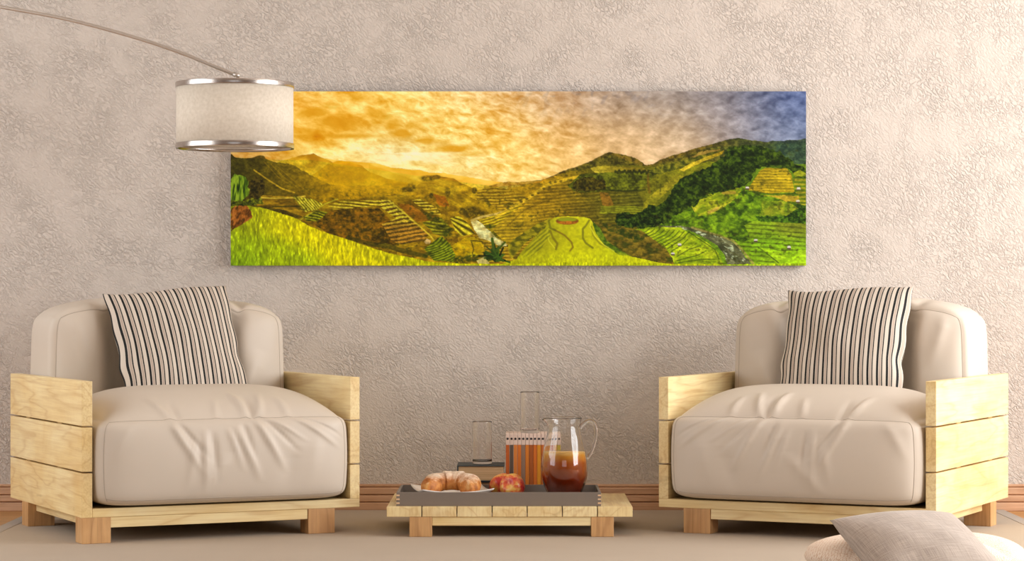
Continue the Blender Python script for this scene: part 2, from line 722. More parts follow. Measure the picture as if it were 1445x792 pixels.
def seat_shape(q):
    P = pnorm(q, 11)
    u, v, w = P[:, 0], P[:, 1], P[:, 2]
    U, V, W = q[:, 0], q[:, 1], q[:, 2]
    x = 0.5035 + 0.455 * u * (1 + 0.020 * (1 - w ** 2))
    y = 0.262 + 0.306 * v
    z = 0.277 + 0.150 * w
    front = np.clip(-v, 0, 1) ** 4
    y = y - front * 0.028 * (1 - np.clip(np.abs(U), 0, 1) ** 4) * (1 - (W * .9) ** 2)
    top = np.clip(w, 0, 1) ** 3
    z = z + top * 0.098 * (1 - np.abs(U) ** 4.5) ** 0.9 * (1 - np.abs((V - .12) / 1.12) ** 2.6)
    z = np.maximum(z, Z_DECK + 0.001)
    # folds in the front face and across the front of the top
    fm = (np.abs(V + 1) < 1e-6)
    d = np.zeros(len(q))
    for A, B, amp, wid in SEAT_FOLDS:
        d += fold(U, W, A, B, amp, wid)
    y = y - np.where(fm, d, 0) * 0.8
    tm = (np.abs(W - 1) < 1e-6)
    d = np.zeros(len(q))
    for A, B, amp, wid in TOP_FOLDS:
        d += fold(U, V, A, B, amp, wid)
    z = z + np.where(tm, d, 0) * 0.95
    return np.stack((x, y, z), 1)


def back_shape(q):
    P = pnorm(q, 12)
    u, v, w = P[:, 0], P[:, 1], P[:, 2]
    U, V, W = q[:, 0], q[:, 1], q[:, 2]
    x = 0.5035 + 0.456 * u * (1 - 0.02 * np.clip(W, 0, 1))
    y = 0.738 + 0.148 * v
    z = 0.47 + 0.348 * w
    top = np.clip((w + 1) / 2, 0, 1) ** 5
    z = z - top * 0.034 * np.abs(U) ** 3.6
    z = z + top * 0.022 * (1 - U ** 2) * (1 - V ** 2)
    front = np.clip(-v, 0, 1) ** 3
    y = y - front * 0.045 * (1 - U ** 4) * (1 - np.abs(W) ** 4)
    # hollow where the scatter cushion pushes in, lobes at both sides
    y = y + front * 0.105 * np.exp(-(U / .52) ** 8) * np.clip(1.0 - ((W - .25) / .95) ** 4, 0, 1)
    z = z - top * 0.018 * np.exp(-((U - .62) / .05) ** 2) * np.clip(-V + .3, 0, 1)
    z = z - top * 0.010 * np.exp(-((U + .58) / .06) ** 2) * np.clip(-V + .3, 0, 1)
    fm = (np.abs(V + 1) < 1e-6)
    d = fold(U, W, (.62, 1.05), (.40, .3), -.020, .05) + fold(U, W, (-.60, 1.05), (-.42, .35), -.016, .06)
    d += fold(U, W, (-.85, .95), (-.70, .3), .008, .05) + fold(U, W, (.75, .5), (.5, -.2), .010, .09)
    y = y - np.where(fm, d, 0)
    y = np.clip(y, None, 0.888)
    return np.stack((x, y, z), 1)


def seam_obj(shape, edges, parent, mirror, rad=0.0022):
    bm = bmesh.new()
    for (a, b) in edges:
        n = 70
        t = np.linspace(0, 1, n)[:, None]
        q = np.array(a)[None] * (1 - t) + np.array(b)[None] * t
        p = shape(q)
        add_tube(bm, [tuple(r) for r in p], rad, 6)
    o = from_bm('seam', bm, M['seam'], None, True, mirror)
    o.location = o.location + Vector((0, 0, 0))
    return o


def put_under(o, parent):
    """make o (built in the same space as its parent's parent) a child of parent"""
    z = o.location.copy()
    o.parent = parent
    o.location = z - parent.location
    return o


def make_armchair(mirror):
    s = -1 if mirror else 1
    ux = Vector((math.cos(TH), math.sin(TH), 0))
    uy = Vector((-math.sin(TH), math.cos(TH), 0))
    ctr = Vector((AX, AY, 0)) + ux * CW / 2 + uy * CD / 2
    X0 = -0.010
    if mirror:
        ctr.x = 2 * X0 - ctr.x
    root = empty('armchair', (ctr.x, ctr.y, RUG), s * TH)
    ox, oy = CW / 2, CD / 2

    def bx(name, b, mat, bev=0.002):
        return box_obj(name, (b[0] - ox, b[1] - ox, b[2] - oy, b[3] - oy, b[4] - RUG, b[5] - RUG), mat, root, mirror, bev)

    # arms: three boards each with open joints
    for side in (0, 1):
        bm = bmesh.new()
        x0, x1 = (0.0, ARM_T) if side == 0 else (CW - ARM_T, CW)
        zb = Z_LEG if side == 0 else Z_DECK
        cuts = [zb, Z_LEG + 0.1525, Z_LEG + 0.3065, Z_ARM]
        for k in range(3):
            g0 = 0.0 if k == 0 else 0.0028
            g1 = 0.0 if k == 2 else 0.0028
            add_box(bm, x0 - ox, x1 - ox, -oy, CD - oy, cuts[k] + g0 - RUG, cuts[k + 1] - g1 - RUG, bev=0.0016, board=random.random())
        # battens hidden inside that hold the boards together
        xi = x1 if side == 0 else x0
        for yy in (0.30, 0.72):
            add_box(bm, (x0 + x1) / 2 - 0.004 - ox, (x0 + x1) / 2 + 0.004 - ox, yy - oy, yy + .05 - oy, zb + .02 - RUG, Z_ARM - .02 - RUG, bev=0, board=.5)
        from_bm('arm_panel', bm, M['pine_y'], root, mirror=mirror)
    bx('seat_deck', (ARM_T, CW, 0.0, CD, Z_LEG, Z_DECK), M['pine_x'])
    bx('back_board', (ARM_T, CW - ARM_T, CD - .03, CD, Z_DECK, 0.52), M['pine_x'])
    zr = Z_LEG - 0.036
    bx('front_rail', (0.10, 0.812, 0.004, 0.034, zr, Z_LEG), M['pine_x'])
    bx('rear_rail', (0.10, 0.812, 0.744, 0.774, zr, Z_LEG), M['pine_x'])
    bx('side_rail', (0.032, 0.062, 0.08, 0.70, zr + .004, Z_LEG), M['pine_y'])
    bx('side_rail', (0.85, 0.88, 0.08, 0.70, zr + .004, Z_LEG), M['pine_y'])
    for (x0, y0) in ((0.0, 0.0), (0.812, 0.0), (0.0, 0.70), (0.812, 0.70)):
        lg = bx('leg', (x0 + .001, x0 + .101, y0 + .001, y0 + .08, RUG, Z_LEG), M['leg'], .0015)
    off = np.array((ox, oy, RUG))
    sf = lambda q: seat_shape(q) - off
    bf = lambda q: back_shape(q) - off
    seat = pyobj('seat_cushion', sf(CUBE_V), CUBE_F, M['leather'], root, mirror)
    put_under(seam_obj(sf, [((-1, -1, -.93), (-1, -1, 1)), ((-1, -1, 1), (1, -1, 1)), ((1, -1, -.93), (1, -1, 1)), ((-1, -1, -.86), (1, -1, -.86))], None, mirror, 0.0014), seat)
    back = pyobj('back_cushion', bf(CUBE_V), CUBE_F, M['leather'], root, mirror)
    put_under(seam_obj(bf, [((-1, -1, -1), (-1, -1, 1)), ((-1, -1, 1), (1, -1, 1)), ((1, -1, -1), (1, -1, 1))], None, mirror, 0.0014), back)
    return root


left_chair = make_armchair(False)
tag(left_chair, 'pale wooden armchair with cream cushions standing below the arc lamp shade', 'armchair', 'pallet style armchairs')
right_chair = make_armchair(True)
tag(right_chair, 'pale wooden armchair with cream cushions behind the grey pillow on the floor', 'armchair', 'pallet style armchairs')


# ------------------------------------------------------------------ scatter cushions
def pillow_arrays(w, h, thick, n=60, pinch=0.05, wav=None, power=0.55, seed=0):
    """two-sided cushion in its own XZ plane, front towards -Y"""
    rs = np.linspace(-1, 1, n + 1)
    S, T = np.meshgrid(rs, rs)
    S, T = S.ravel(), T.ravel()
    x = w / 2 * S * (1 - pinch * (1 - T ** 2))
    z = h / 2 * T * (1 - pinch * (1 - S ** 2))
    if wav is not None:
        dx, dz = wav(S, T)
        x, z = x + dx, z + dz
    prof = np.clip((1 - S ** 2), 0, 1) ** power * np.clip((1 - T ** 2), 0, 1) ** power
    r = np.random.RandomState(seed)
    rip = np.zeros_like(S)
    for k in range(7):
        a, b, ph = r.uniform(2, 9), r.uniform(2, 9), r.uniform(0, 6)
        rip += np.sin(a * S + b * T * r.choice((-1, 1)) + ph) / 7
    y = thick / 2 * prof * (1 + .10 * rip)
    N = (n + 1) * (n + 1)
    co, uv, idf, idb = [], [], {}, {}
    faces = []
    cnt = 0
    for i in range(N):
        idf[i] = cnt
        co.append((x[i], -y[i], z[i]))
        uv.append(((S[i] + 1) / 2, (T[i] + 1) / 2))
        cnt += 1
    for i in range(N):
        if abs(abs(S[i]) - 1) < 1e-9 or abs(abs(T[i]) - 1) < 1e-9:
            idb[i] = idf[i]
        else:
            idb[i] = cnt
            co.append((x[i], y[i], z[i]))
            uv.append(((S[i] + 1) / 2, (T[i] + 1) / 2))
            cnt += 1
    for a in range(n):
        for b in range(n):
            i = a * (n + 1) + b
            q = (i, i + 1, i + n + 2, i + n + 1)
            faces.append(tuple(idf[k] for k in q))
            faces.append(tuple(idb[k] for k in reversed(q)))
    return np.array(co), faces, np.array(uv)


def place(o, loc, mat3):
    o.rotation_euler = mat3.to_euler()
    o.location = loc


def stripe_wave(sgn):
    def f(S, T):
        e = np.clip(np.abs(S) * 1.0, 0, 1) ** 8
        dx = 0.0025 * e * np.sin(11 * T + 1.0)
        # the weight of the cushion creases its lower side
        dx += sgn * 0.006 * np.clip(sgn * S, 0, 1) ** 6 * np.exp(-((T + .25) / .14) ** 2) * -1 - .006 * np.clip(-S, 0, 1) ** 8 * np.exp(-((T + .30) / .14) ** 2)
        dz = 0.008 * np.clip(T, 0, 1) ** 6 * np.sin(3.2 * S + (.6 if sgn > 0 else 0))
        return dx, dz
    return f


def striped(center, yaw, lean, roll, sgn, seed):
    co, fc, uv = pillow_arrays(0.475, 0.475, 0.17, 60, 0.045, stripe_wave(sgn), 0.5, seed)
    o = pyobj('striped_pillow', co, fc, M['stripes'], None, False, True, uv, False)
    R = Matrix.Rotation(yaw, 3, 'Z') @ Matrix.Rotation(-lean, 3, 'X') @ Matrix.Rotation(-roll, 3, 'Y')
    place(o, center, R)
    return o


def px(x, y, Y):
    return Vector(((x - 722) * Y / F, Y, H - (y - 417) * Y / F))


lp = striped(px(251, 491, 8.86), TH, math.radians(25), math.radians(4.0), 1, 3)
tag(lp, 'striped black and cream pillow leaning in the armchair below the lamp shade', 'pillow', 'striped pillows')
rp = striped(px(1191, 491, 8.86), -TH, math.radians(23), math.radians(1.5), 1, 5)
tag(rp, 'striped black and cream pillow leaning in the armchair behind the grey floor pillow', 'pillow', 'striped pillows')

# two floor cushions in the foreground
co, fc, uv = pillow_arrays(0.61, 0.46, 0.150, 60, -0.06, None, 0.42, 2)
# round the corners of the lower cushion
r = np.maximum(np.abs(co[:, 0]) / .305, np.abs(co[:, 2]) / .23)
ang = np.hypot(co[:, 0] / .305, co[:, 2] / .23)
k = np.where(ang > 1e-6, (r / np.maximum(ang, 1e-6)), 1)
k = 1 - 0.75 * (1 - k)
co[:, 0] *= k
co[:, 2] *= k
fl = pyobj('floor_cushion', co, fc, M['knit'], None, False, True, uv, False)
R = Matrix.Rotation(math.radians(4), 3, 'Z') @ Matrix.Rotation(math.radians(-90), 3, 'X')
place(fl, Vector((1.172, 7.12, RUG + 0.079)), R)
tag(fl, 'plump beige textured cushion lying on the rug under the grey pillow', 'cushion')

co, fc, uv = pillow_arrays(0.385, 0.44, 0.15, 60, 0.03, None, 0.5, 9)
gp = pyobj('linen_pillow', co, fc, M['linen_grey'], None, False, True, uv, False)
R = Matrix.Rotation(math.radians(13), 3, 'Z') @ Matrix.Rotation(math.radians(-67), 3, 'X') @ Matrix.Rotation(math.radians(-4), 3, 'Y')
place(gp, Vector((1.155, 6.88, 0.117)), R)
tag(gp, 'grey linen pillow lying tilted on top of the beige textured cushion', 'pillow')

# ------------------------------------------------------------------ low table
TX0, TX1, TY0, TY1, TZ = -0.4335, 0.417, 8.47, 9.055, 0.1098
tb = empty('low_table', ((TX0 + TX1) / 2, (TY0 + TY1) / 2, RUG))
tag(tb, 'low pale pine table of seven boards between the two armchairs', 'table')
tcx, tcy = tb.location.x, tb.location.y


def tbx(name, b, mat):
    return box_obj(name, (b[0] - tcx, b[1] - tcx, b[2] - tcy, b[3] - tcy, b[4] - RUG, b[5] - RUG), mat, tb)


bm = bmesh.new()
pw = (TX1 - TX0) / 7
for k in range(7):
    g0 = 0 if k == 0 else .0018
    g1 = 0 if k == 6 else .0018
    add_box(bm, TX0 + pw * k + g0 - tcx, TX0 + pw * (k + 1) - g1 - tcx, TY0 - tcy, TY1 - tcy, TZ - .034 - RUG, TZ - RUG, bev=.0012, board=random.random())
add_box(bm, TX0 + .02 - tcx, TX1 - .02 - tcx, TY0 + .14 - tcy, TY0 + .20 - tcy, TZ - .03 - RUG, TZ - .006 - RUG, bev=0)
add_box(bm, TX0 + .02 - tcx, TX1 - .02 - tcx, TY1 - .20 - tcy, TY1 - .14 - tcy, TZ - .03 - RUG, TZ - .006 - RUG, bev=0)
from_bm('tabletop', bm, M['pine_top'], tb)
LX0, LX1 = -.355, .352
for yy in (TY0 + .002, TY1 - .082):
    tbx('leg', (LX0, LX0 + .078, yy, yy + .08, RUG, TZ - .034), M['leg'])
    tbx('leg', (LX1 - .078, LX1, yy, yy + .08, RUG, TZ - .034), M['leg'])
    tbx('rail', (LX0 + .078, LX1 - .078, yy + .003, yy + .03, TZ - .034 - .0315, TZ - .034), M['pine_x'])

# ------------------------------------------------------------------ tray
YX0, YX1, YY0, YY1 = -.4015, .3095, 8.503, 8.853
tr = empty('serving_tray', ((YX0 + YX1) / 2, (YY0 + YY1) / 2, TZ))
tag(tr, 'long grey wooden tray with pale corner joints lying on the low table', 'tray')
cx, cy = tr.location.x, tr.location.y


def ybx(name, b, mat, bev=.001):
    return box_obj(name, (b[0] - cx, b[1] - cx, b[2] - cy, b[3] - cy, b[4] - TZ, b[5] - TZ), mat, tr, bev=bev)


RT = TZ + .0480
ybx('base', (YX0 + .008, YX1 - .008, YY0 + .008, YY1 - .008, TZ + .001, TZ + .007), M['tray'])
ybx('side_panel', (YX0, YX1, YY0, YY0 + .009, TZ, RT), M['tray'])
ybx('side_panel', (YX0, YX1, YY1 - .009, YY1, TZ, RT), M['tray'])
ybx('end_panel', (YX0, YX0 + .009, YY0 + .009, YY1 - .009, TZ, RT), M['tray'])
ybx('end_panel', (YX1 - .009, YX1, YY0 + .009, YY1 - .009, TZ, RT), M['tray'])
for xx, sg in ((YX0, 1), (YX1, -1)):
    for yy, ys in ((YY0, 1), (YY1, -1)):
        bm = bmesh.new()
        for k in range(3):
            zc = .0105 + k * .0135
            xa, xb = sorted((xx - sg * .0006 - cx, xx + sg * .0115 - cx))
            ya, yb2 = sorted((yy - ys * .0006 - cy, yy + ys * .0085 - cy))
            add_box(bm, xa, xb, ya, yb2, zc - .0026, zc + .0026, bev=.0008)
        j = from_bm('finger_joint', bm, M['peg'], tr)
        j['label'] = 'pale wooden finger joints'

# plate
TF = TZ + .007
n = 40
rs = np.linspace(-1, 1, n + 1)
S, T = np.meshgrid(rs, rs)
S, T = S.ravel(), T.ravel()
hs = .128
mx = np.maximum(np.abs(S), np.abs(T))
rad = np.hypot(S, T) / math.sqrt(2)
zt = .0195 + .010 * np.clip((mx - .55) / .45, 0, 1) ** 2 + .020 * np.clip(rad - .35, 0, 1) ** 1.5 / .65 ** 1.5
foot = np.where(mx < .5, 0.0, np.clip((mx - .5) / .12, 0, 1))
co = np.concatenate((np.stack((S * hs, T * hs, zt), 1), np.stack((S * hs * .985, T * hs * .985, np.maximum(zt - .0055, 0) * foot), 1)))
N = (n + 1) ** 2
fc = []
for a in range(n):
    for b in range(n):
        i = a * (n + 1) + b
        q = (i, i + 1, i + n + 2, i + n + 1)
        fc.append(q)
        fc.append(tuple(k + N for k in reversed(q)))
for k in range(n):
    for (i, j2) in ((k, k + 1), ((k + 1) * (n + 1) + n, (k) * (n + 1) + n), (n * (n + 1) + k + 1, n * (n + 1) + k), (k * (n + 1), (k + 1) * (n + 1))):
        if (i, j2) == (k, k + 1):
            fc.append((j2, i, i + N, j2 + N))
        elif i == (k + 1) * (n + 1) + n:
            fc.append((i, j2, j2 + N, i + N))
        elif i == n * (n + 1) + k + 1:
            fc.append((j2, i, i + N, j2 + N)[::-1][::1] if False else (i + N, j2 + N, j2, i)[::-1])
        else:
            fc.append((i, j2, j2 + N, i + N))
plate = pyobj('plate', co, fc, M['ceramic'], None)
plate.location = (-.213, 8.683, TF)
plate.rotation_euler = (0, 0, math.radians(12))
bm = bmesh.new()
bm.from_mesh(plate.data)
bmesh.ops.recalc_face_normals(bm, faces=bm.faces)
bm.to_mesh(plate.data)
bm.free()
tag(plate, 'square white plate with upturned corners under the croissant', 'plate')

# croissant
def croissant():
    n, seg = 150, 36
    pts, rads = [], []
    for i in range(n + 1):
        t = i / n
        a = math.radians(222 - 264 * t)
        R = .061 + .003 * math.sin(math.pi * t)
        pts.append(Vector((R * 1.12 * math.cos(a), R * .95 * math.sin(a), .016 * math.sin(math.pi * t) ** 1.5)))
        e = abs(2 * t - 1)
        base = .0405 - .0075 * e ** 1.6
        ph = (e * 3.1 + .38) % 1.0
        base += .0075 * (ph - .5) * (1 if e < .97 else 0)          # rolled layers
        base *= 1 - np.clip((e - .93) / .07, 0, 1) ** 2 * .75
        rads.append(base)
    vs, fc = [], []
    for i in range(n + 1):
        tg = (pts[min(i + 1, n)] - pts[max(i - 1, 0)]).normalized()
        side = Vector((tg.y, -tg.x, 0))
        for k in range(seg):
            b = 2 * math.pi * k / seg
            zz = math.sin(b) * rads[i] * .92
            p = pts[i] + side * math.cos(b) * rads[i]
            vs.append((p.x, p.y, max(zz, -.027) + pts[i].z))
    for i in range(n):
        for k in range(seg):
            m = (k + 1) % seg
            fc.append((i * seg + k, i * seg + m, (i + 1) * seg + m, (i + 1) * seg + k))
    fc.append(tuple(range(seg))[::-1])
    fc.append(tuple(n * seg + k for k in range(seg)))
    return vs, fc


vs, fc = croissant()
cr = pyobj('croissant', vs, fc, M['bread'], None, recenter='mid')
bm = bmesh.new()
bm.from_mesh(cr.data)
bmesh.ops.recalc_face_normals(bm, faces=bm.faces)
bm.to_mesh(cr.data)
bm.free()
zmin = min(v.co.z for v in cr.data.vertices)
cr.location = (-.213, 8.665, TF + .0200 - zmin)
cr.rotation_euler = (0, 0, math.radians(-6))
tag(cr, 'curved golden croissant dusted with flour on the white plate', 'croissant')


# apples
def apple(r, loc, rot, label):
    seg, n = 48, 36
    prof = []
    for i in range(n + 1):
        a = math.pi * i / n
        rr = math.sin(a)
        zz = -math.cos(a) * .95
        top = math.exp(-((math.pi - a) / .42) ** 2)
        bot = math.exp(-(a / .34) ** 2)
        zz = zz - .27 * top + .12 * bot
        rr = rr * (1 + .05 * math.cos(a) * -1)
        prof.append((max(rr, 0) * r, zz * r))
    prof[0] = (0, prof[0][1])
    prof[-1] = (0, prof[-1][1])
    bm = bmesh.new()

    def fn(p, a):
        k = 1 + .018 * math.cos(5 * a) + .012 * math.sin(2 * a)
        return (p[0] * k, p[1] * k, p[2])
    add_lathe(bm, prof, seg, fn=fn)
    o = from_bm('apple', bm, M['apple'], None, True, recenter=False)
    o.rotation_euler = rot
    bpy.context.view_layer.update()
    Rm = o.rotation_euler.to_matrix()
    zm = min((Rm @ v.co).z for v in o.data.vertices)
    o.location = (loc[0], loc[1], loc[2] - zm)
    tag(o, label, 'apple', 'apples in the tray')
    return o


apple(.0462, ((722.5 - 722) * 8.70 / F, 8.70, TF), (math.radians(35), math.radians(-62), .4), 'red and yellow apple in front, nearest the jug of tea')
apple(.0455, ((708.0 - 722) * 8.787 / F, 8.787, TF), (math.radians(-20), math.radians(30), 1.7), 'red apple half hidden behind the other apple in the tray')

# ------------------------------------------------------------------ jug with tea
JX, JY = (795.7 - 722) * 8.66 / F, 8.66
jug = empty('glass_jug', (JX, JY, TF))
tag(jug, 'clear glass jug with curved handle holding amber tea in the tray', 'jug')
outer = [(.045, .0), (.0525, .002), (.0585, .016), (.0655, .036), (.0735, .056), (.0805, .080), (.0838, .107), (.0828, .135), (.0790, .162), (.0735, .186), (.0680, .208), (.0620, .232), (.0583, .254), (.0572, .266), (.0585, .277), (.0612, .286), (.0635, .2915)]
outer = [(p.x, p.y) for p in [Vector((q[0], q[1])) for q in outer]]
sp = spline([(r, 0, z) for r, z in outer], 4)
outer = [(p.x, p.z) for p in sp]
inner = [(max(r - .0030, .001), max(z, .007)) for r, z in outer if z > .004]
prof = [(0, 0)] + outer + [(outer[-1][0] - .0012, outer[-1][1] + .0016)] + list(reversed(inner)) + [(0, .007)]


def spout(p, a):
    d = (a - math.pi + math.pi) % (2 * math.pi) - math.pi          # angle from -X
    k = math.exp(-(d / .30) ** 2) * min(max((p[2] - .255) / .038, 0), 1) ** 1.5
    r = math.hypot(p[0], p[1])
    g = 1 + k * .26
    return (p[0] * g, p[1] * (1 - .25 * k), p[2] - .006 * k)


bm = bmesh.new()
add_lathe(bm, prof, 64, fn=spout)
from_bm('body', bm, M['glass'], jug, True)


def jc(cxp, cyp):
    return ((530 + cxp / 3.3 - 722) * 8.66 / F - JX, 0.0, H - (540 + cyp / 3.3 - 417) * 8.66 / F - TF)


hp = [jc(948, 214), jc(962, 196), jc(985, 180), jc(1006, 180), jc(1021, 200), jc(1025, 235), jc(1019, 275), jc(1006, 315), jc(990, 345), jc(977, 352)]
bm = bmesh.new()
hs_ = spline(hp, 8)
add_tube(bm, hs_, [.0062 + .0018 * abs(2 * i / (len(hs_) - 1) - 1) ** 3 for i in range(len(hs_))], 14)
h = from_bm('handle', bm, M['glass'], jug, True)
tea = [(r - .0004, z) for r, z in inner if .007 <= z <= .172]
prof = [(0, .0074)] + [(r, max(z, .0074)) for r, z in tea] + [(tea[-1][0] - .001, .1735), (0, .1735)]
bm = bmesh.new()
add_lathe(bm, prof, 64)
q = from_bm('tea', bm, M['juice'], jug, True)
q['label'] = 'dark amber tea with light painted in at its surface'

# ------------------------------------------------------------------ books and binders behind the tray
def book(z0, th, x0, x1, y0, y1, pg, label, rz=0):
    cxb, cyb = (x0 + x1) / 2, (y0 + y1) / 2
    root = empty('book', (cxb, cyb, z0), rz)
    tag(root, label, 'book', 'books stacked behind the tray')
    w, d = (x1 - x0) / 2, (y1 - y0) / 2
    bm = bmesh.new()
    add_box(bm, -w, w, -d, d, 0, .004, bev=.001)
    add_box(bm, -w, w, -d, d, th - .004, th, bev=.001)
    add_box(bm, -w, -w + .005, -d, d, 0.002, th - .002, bev=.002)
    from_bm('cover', bm, M['cloth_dark'], root)
    box_obj('pages', (-w + .005, w - .004, -d + .004, d - .004, .004, th - .004), pg, root, bev=.0008)
    return root


book(TZ, .0575, -.187, -.030, 8.872, 9.050, M['pages_old'], 'thick dark book with brown page edges lying under another book')
book(TZ + .0575, .0585, -.199, -.027, 8.868, 9.052, M['pages'], 'thick dark book with cream page edges under the short glass tumbler')

BC = [(196, 96, 30), (98, 82, 70), (222, 132, 54), (214, 116, 34), (148, 118, 98), (216, 124, 32), (170, 88, 26), (212, 110, 30), (222, 146, 30), (196, 104, 34), (206, 128, 40), (186, 96, 28), (212, 150, 40), (196, 168, 52)]
NAMES = ['rust orange', 'dark grey', 'light orange', 'orange', 'taupe grey', 'amber orange', 'brown', 'deep orange', 'golden yellow', 'reddish brown', 'honey', 'russet', 'mustard', 'olive yellow']
ORD = ['first', 'second', 'third', 'fourth', 'fifth', 'sixth', 'seventh', 'eighth', 'ninth', 'tenth', 'eleventh', 'twelfth', 'thirteenth', 'last']
bw = .0142
bins = []
for k in range(14):
    m = plain('binder_' + NAMES[k].replace(' ', '_'), srgb(*BC[k]), 0.5)
    x0 = -.0230 + bw * k
    root = empty('file_binder', (x0 + bw / 2, 8.957, TZ))
    tag(root, NAMES[k] + ' slim binder, ' + ORD[k] + ' in the row counting from the stacked books', 'binder', 'slim binders behind the tray')
    w = bw / 2 - .0006
    box_obj('cover', (-w, w, -.085, .085, 0, .190), m, root, bev=.0012)
    b = box_obj('label_band', (-w, w, -.0852, .085, .190, .230), M['label_band'], root, bev=.0012)
    b['label'] = 'pinkish paper band'
    bm = bmesh.new()
    add_lathe(bm, [(0, 0), (.0040, 0), (.0040, .001), (0, .001)], 16)
    bmesh.ops.rotate(bm, verts=bm.verts, cent=(0, 0, 0), matrix=Matrix.Rotation(math.radians(90), 3, 'X'))
    bmesh.ops.translate(bm, verts=bm.verts, vec=(0, -.0850, .2125))
    d = from_bm('finger_hole', bm, M['dot'], root)
    d['label'] = 'round black finger hole'


def tumbler(r, h, loc, label):
    bm = bmesh.new()
    prof = [(0, 0), (r * .90, 0), (r * .92, 0.0001), (r - .0008, .0012), (r, .004), (r, .006), (r, h - .004), (r, h - .0015), (r - .0009, h), (r - .0018, h - .0015), (r - .0018, h - .004), (r - .0018, .018), (r - .0018, .015), (r * .85, .0105), (r * .80, .010), (0, .010)]
    add_lathe(bm, prof, 64)
    o = from_bm('glass_tumbler', bm, M['glass'], None, True)
    o.location = loc
    tag(o, label, 'glass', 'tall clear tumblers')


tumbler(.0360, .156, ((680 - 722) * 8.96 / F, 8.95, TZ + .116), 'clear straight tumbler standing on the stacked books')
tumbler(.0352, .150, ((747.3 - 722) * 8.96 / F, 8.95, TZ + .230), 'clear straight tumbler standing on the row of binders')

# ------------------------------------------------------------------ arc lamp
LY = 8.90
lamp = empty('arc_lamp', (-2.95, LY, 0.0))
tag(lamp, 'arched steel lamp with drum shade reaching in from beyond the left armchair', 'lamp')


def lp_(x, y):
    p = px(x, y, LY)
    return Vector((p.x + 2.95, 0, p.z))


arc = [Vector((0, 0, .05)), Vector((0.0, 0, .7)), Vector((.02, 0, 1.2)), Vector((.13, 0, 1.62)), Vector((.42, 0, 1.86)), lp_(-90, -7), lp_(0, 9.7), lp_(76, 23.4), lp_(137, 38), lp_(201, 56.3), lp_(255.8, 75), lp_(300, 93), lp_(335, 107)]
bm = bmesh.new()
add_tube(bm, spline(arc, 14), .0062, 14)
from_bm('arm', bm, M['arm_steel'], lamp, True)
bm = bmesh.new()
add_lathe(bm, [(0, 0), (.16, 0), (.165, .006), (.165, .03), (.155, .04), (.02, .045), (.012, .09), (0, .09)], 48)
from_bm('base', bm, M['arm_steel'], lamp, True)
sc = lp_(331, 0)
sx = sc.x
r0, zt_, zb_ = .2137, 1.612, 1.375
bm = bmesh.new()
add_lathe(bm, [(r0 - .002, zb_), (r0 - .002, zt_), (r0 - .005, zt_), (r0 - .005, zb_)], 96, sx, 0, close=True)
shade = from_bm('lamp_shade', bm, M['shade'], lamp, True)
for zz in (zt_ - .0165, zb_):
    bm = bmesh.new()
    add_lathe(bm, [(r0 - .0055, zz), (r0 + .0008, zz), (r0 + .0012, zz + .001), (r0 + .0012, zz + .0175), (r0 + .0008, zz + .0185), (r0 - .0055, zz + .0185)], 96, sx, 0, close=True)
    b = from_bm('rim_band', bm, M['steel'], None, True)
    for p in b.data.polygons:
        p.use_smooth = abs(p.normal.z) < .3
    put_under(b, shade)
    b['label'] = 'shiny steel rim band'
bm = bmesh.new()
for k in range(3):
    a = math.radians(30 + 120 * k)
    add_tube(bm, [(sx, 0, zt_ - .012), (sx + (r0 - .004) * math.cos(a), (r0 - .004) * math.sin(a), zt_ - .012)], .002, 8)
add_tube(bm, [(sx, 0, zt_ - .09), (sx, 0, zt_ + .018)], .007, 12)
from_bm('shade_fitter', bm, M['arm_steel'], lamp, True)
bm = bmesh.new()
e = lp_(335, 107)
add_tube(bm, [(sx + .002, 0, zt_ + .012), (sx + .004, 0, zt_ + .020), (sx + .012, 0, zt_ + .030)], .0055, 12)
add_tube(bm, [e + Vector((-.016, 0, .007)), e + Vector((.006, 0, -.0025))], .0085, 14)
from_bm('joint', bm, M['arm_steel'], lamp, True)
bm = bmesh.new()
bp = [(0, -.10), (.012, -.098), (.024, -.085), (.030, -.065), (.027, -.045), (.016, -.025), (.013, 0), (0, 0)]
add_lathe(bm, [(r, z + zt_ - .075) for r, z in bp], 32, sx, 0)
from_bm('bulb', bm, M['bulb'], lamp, True)

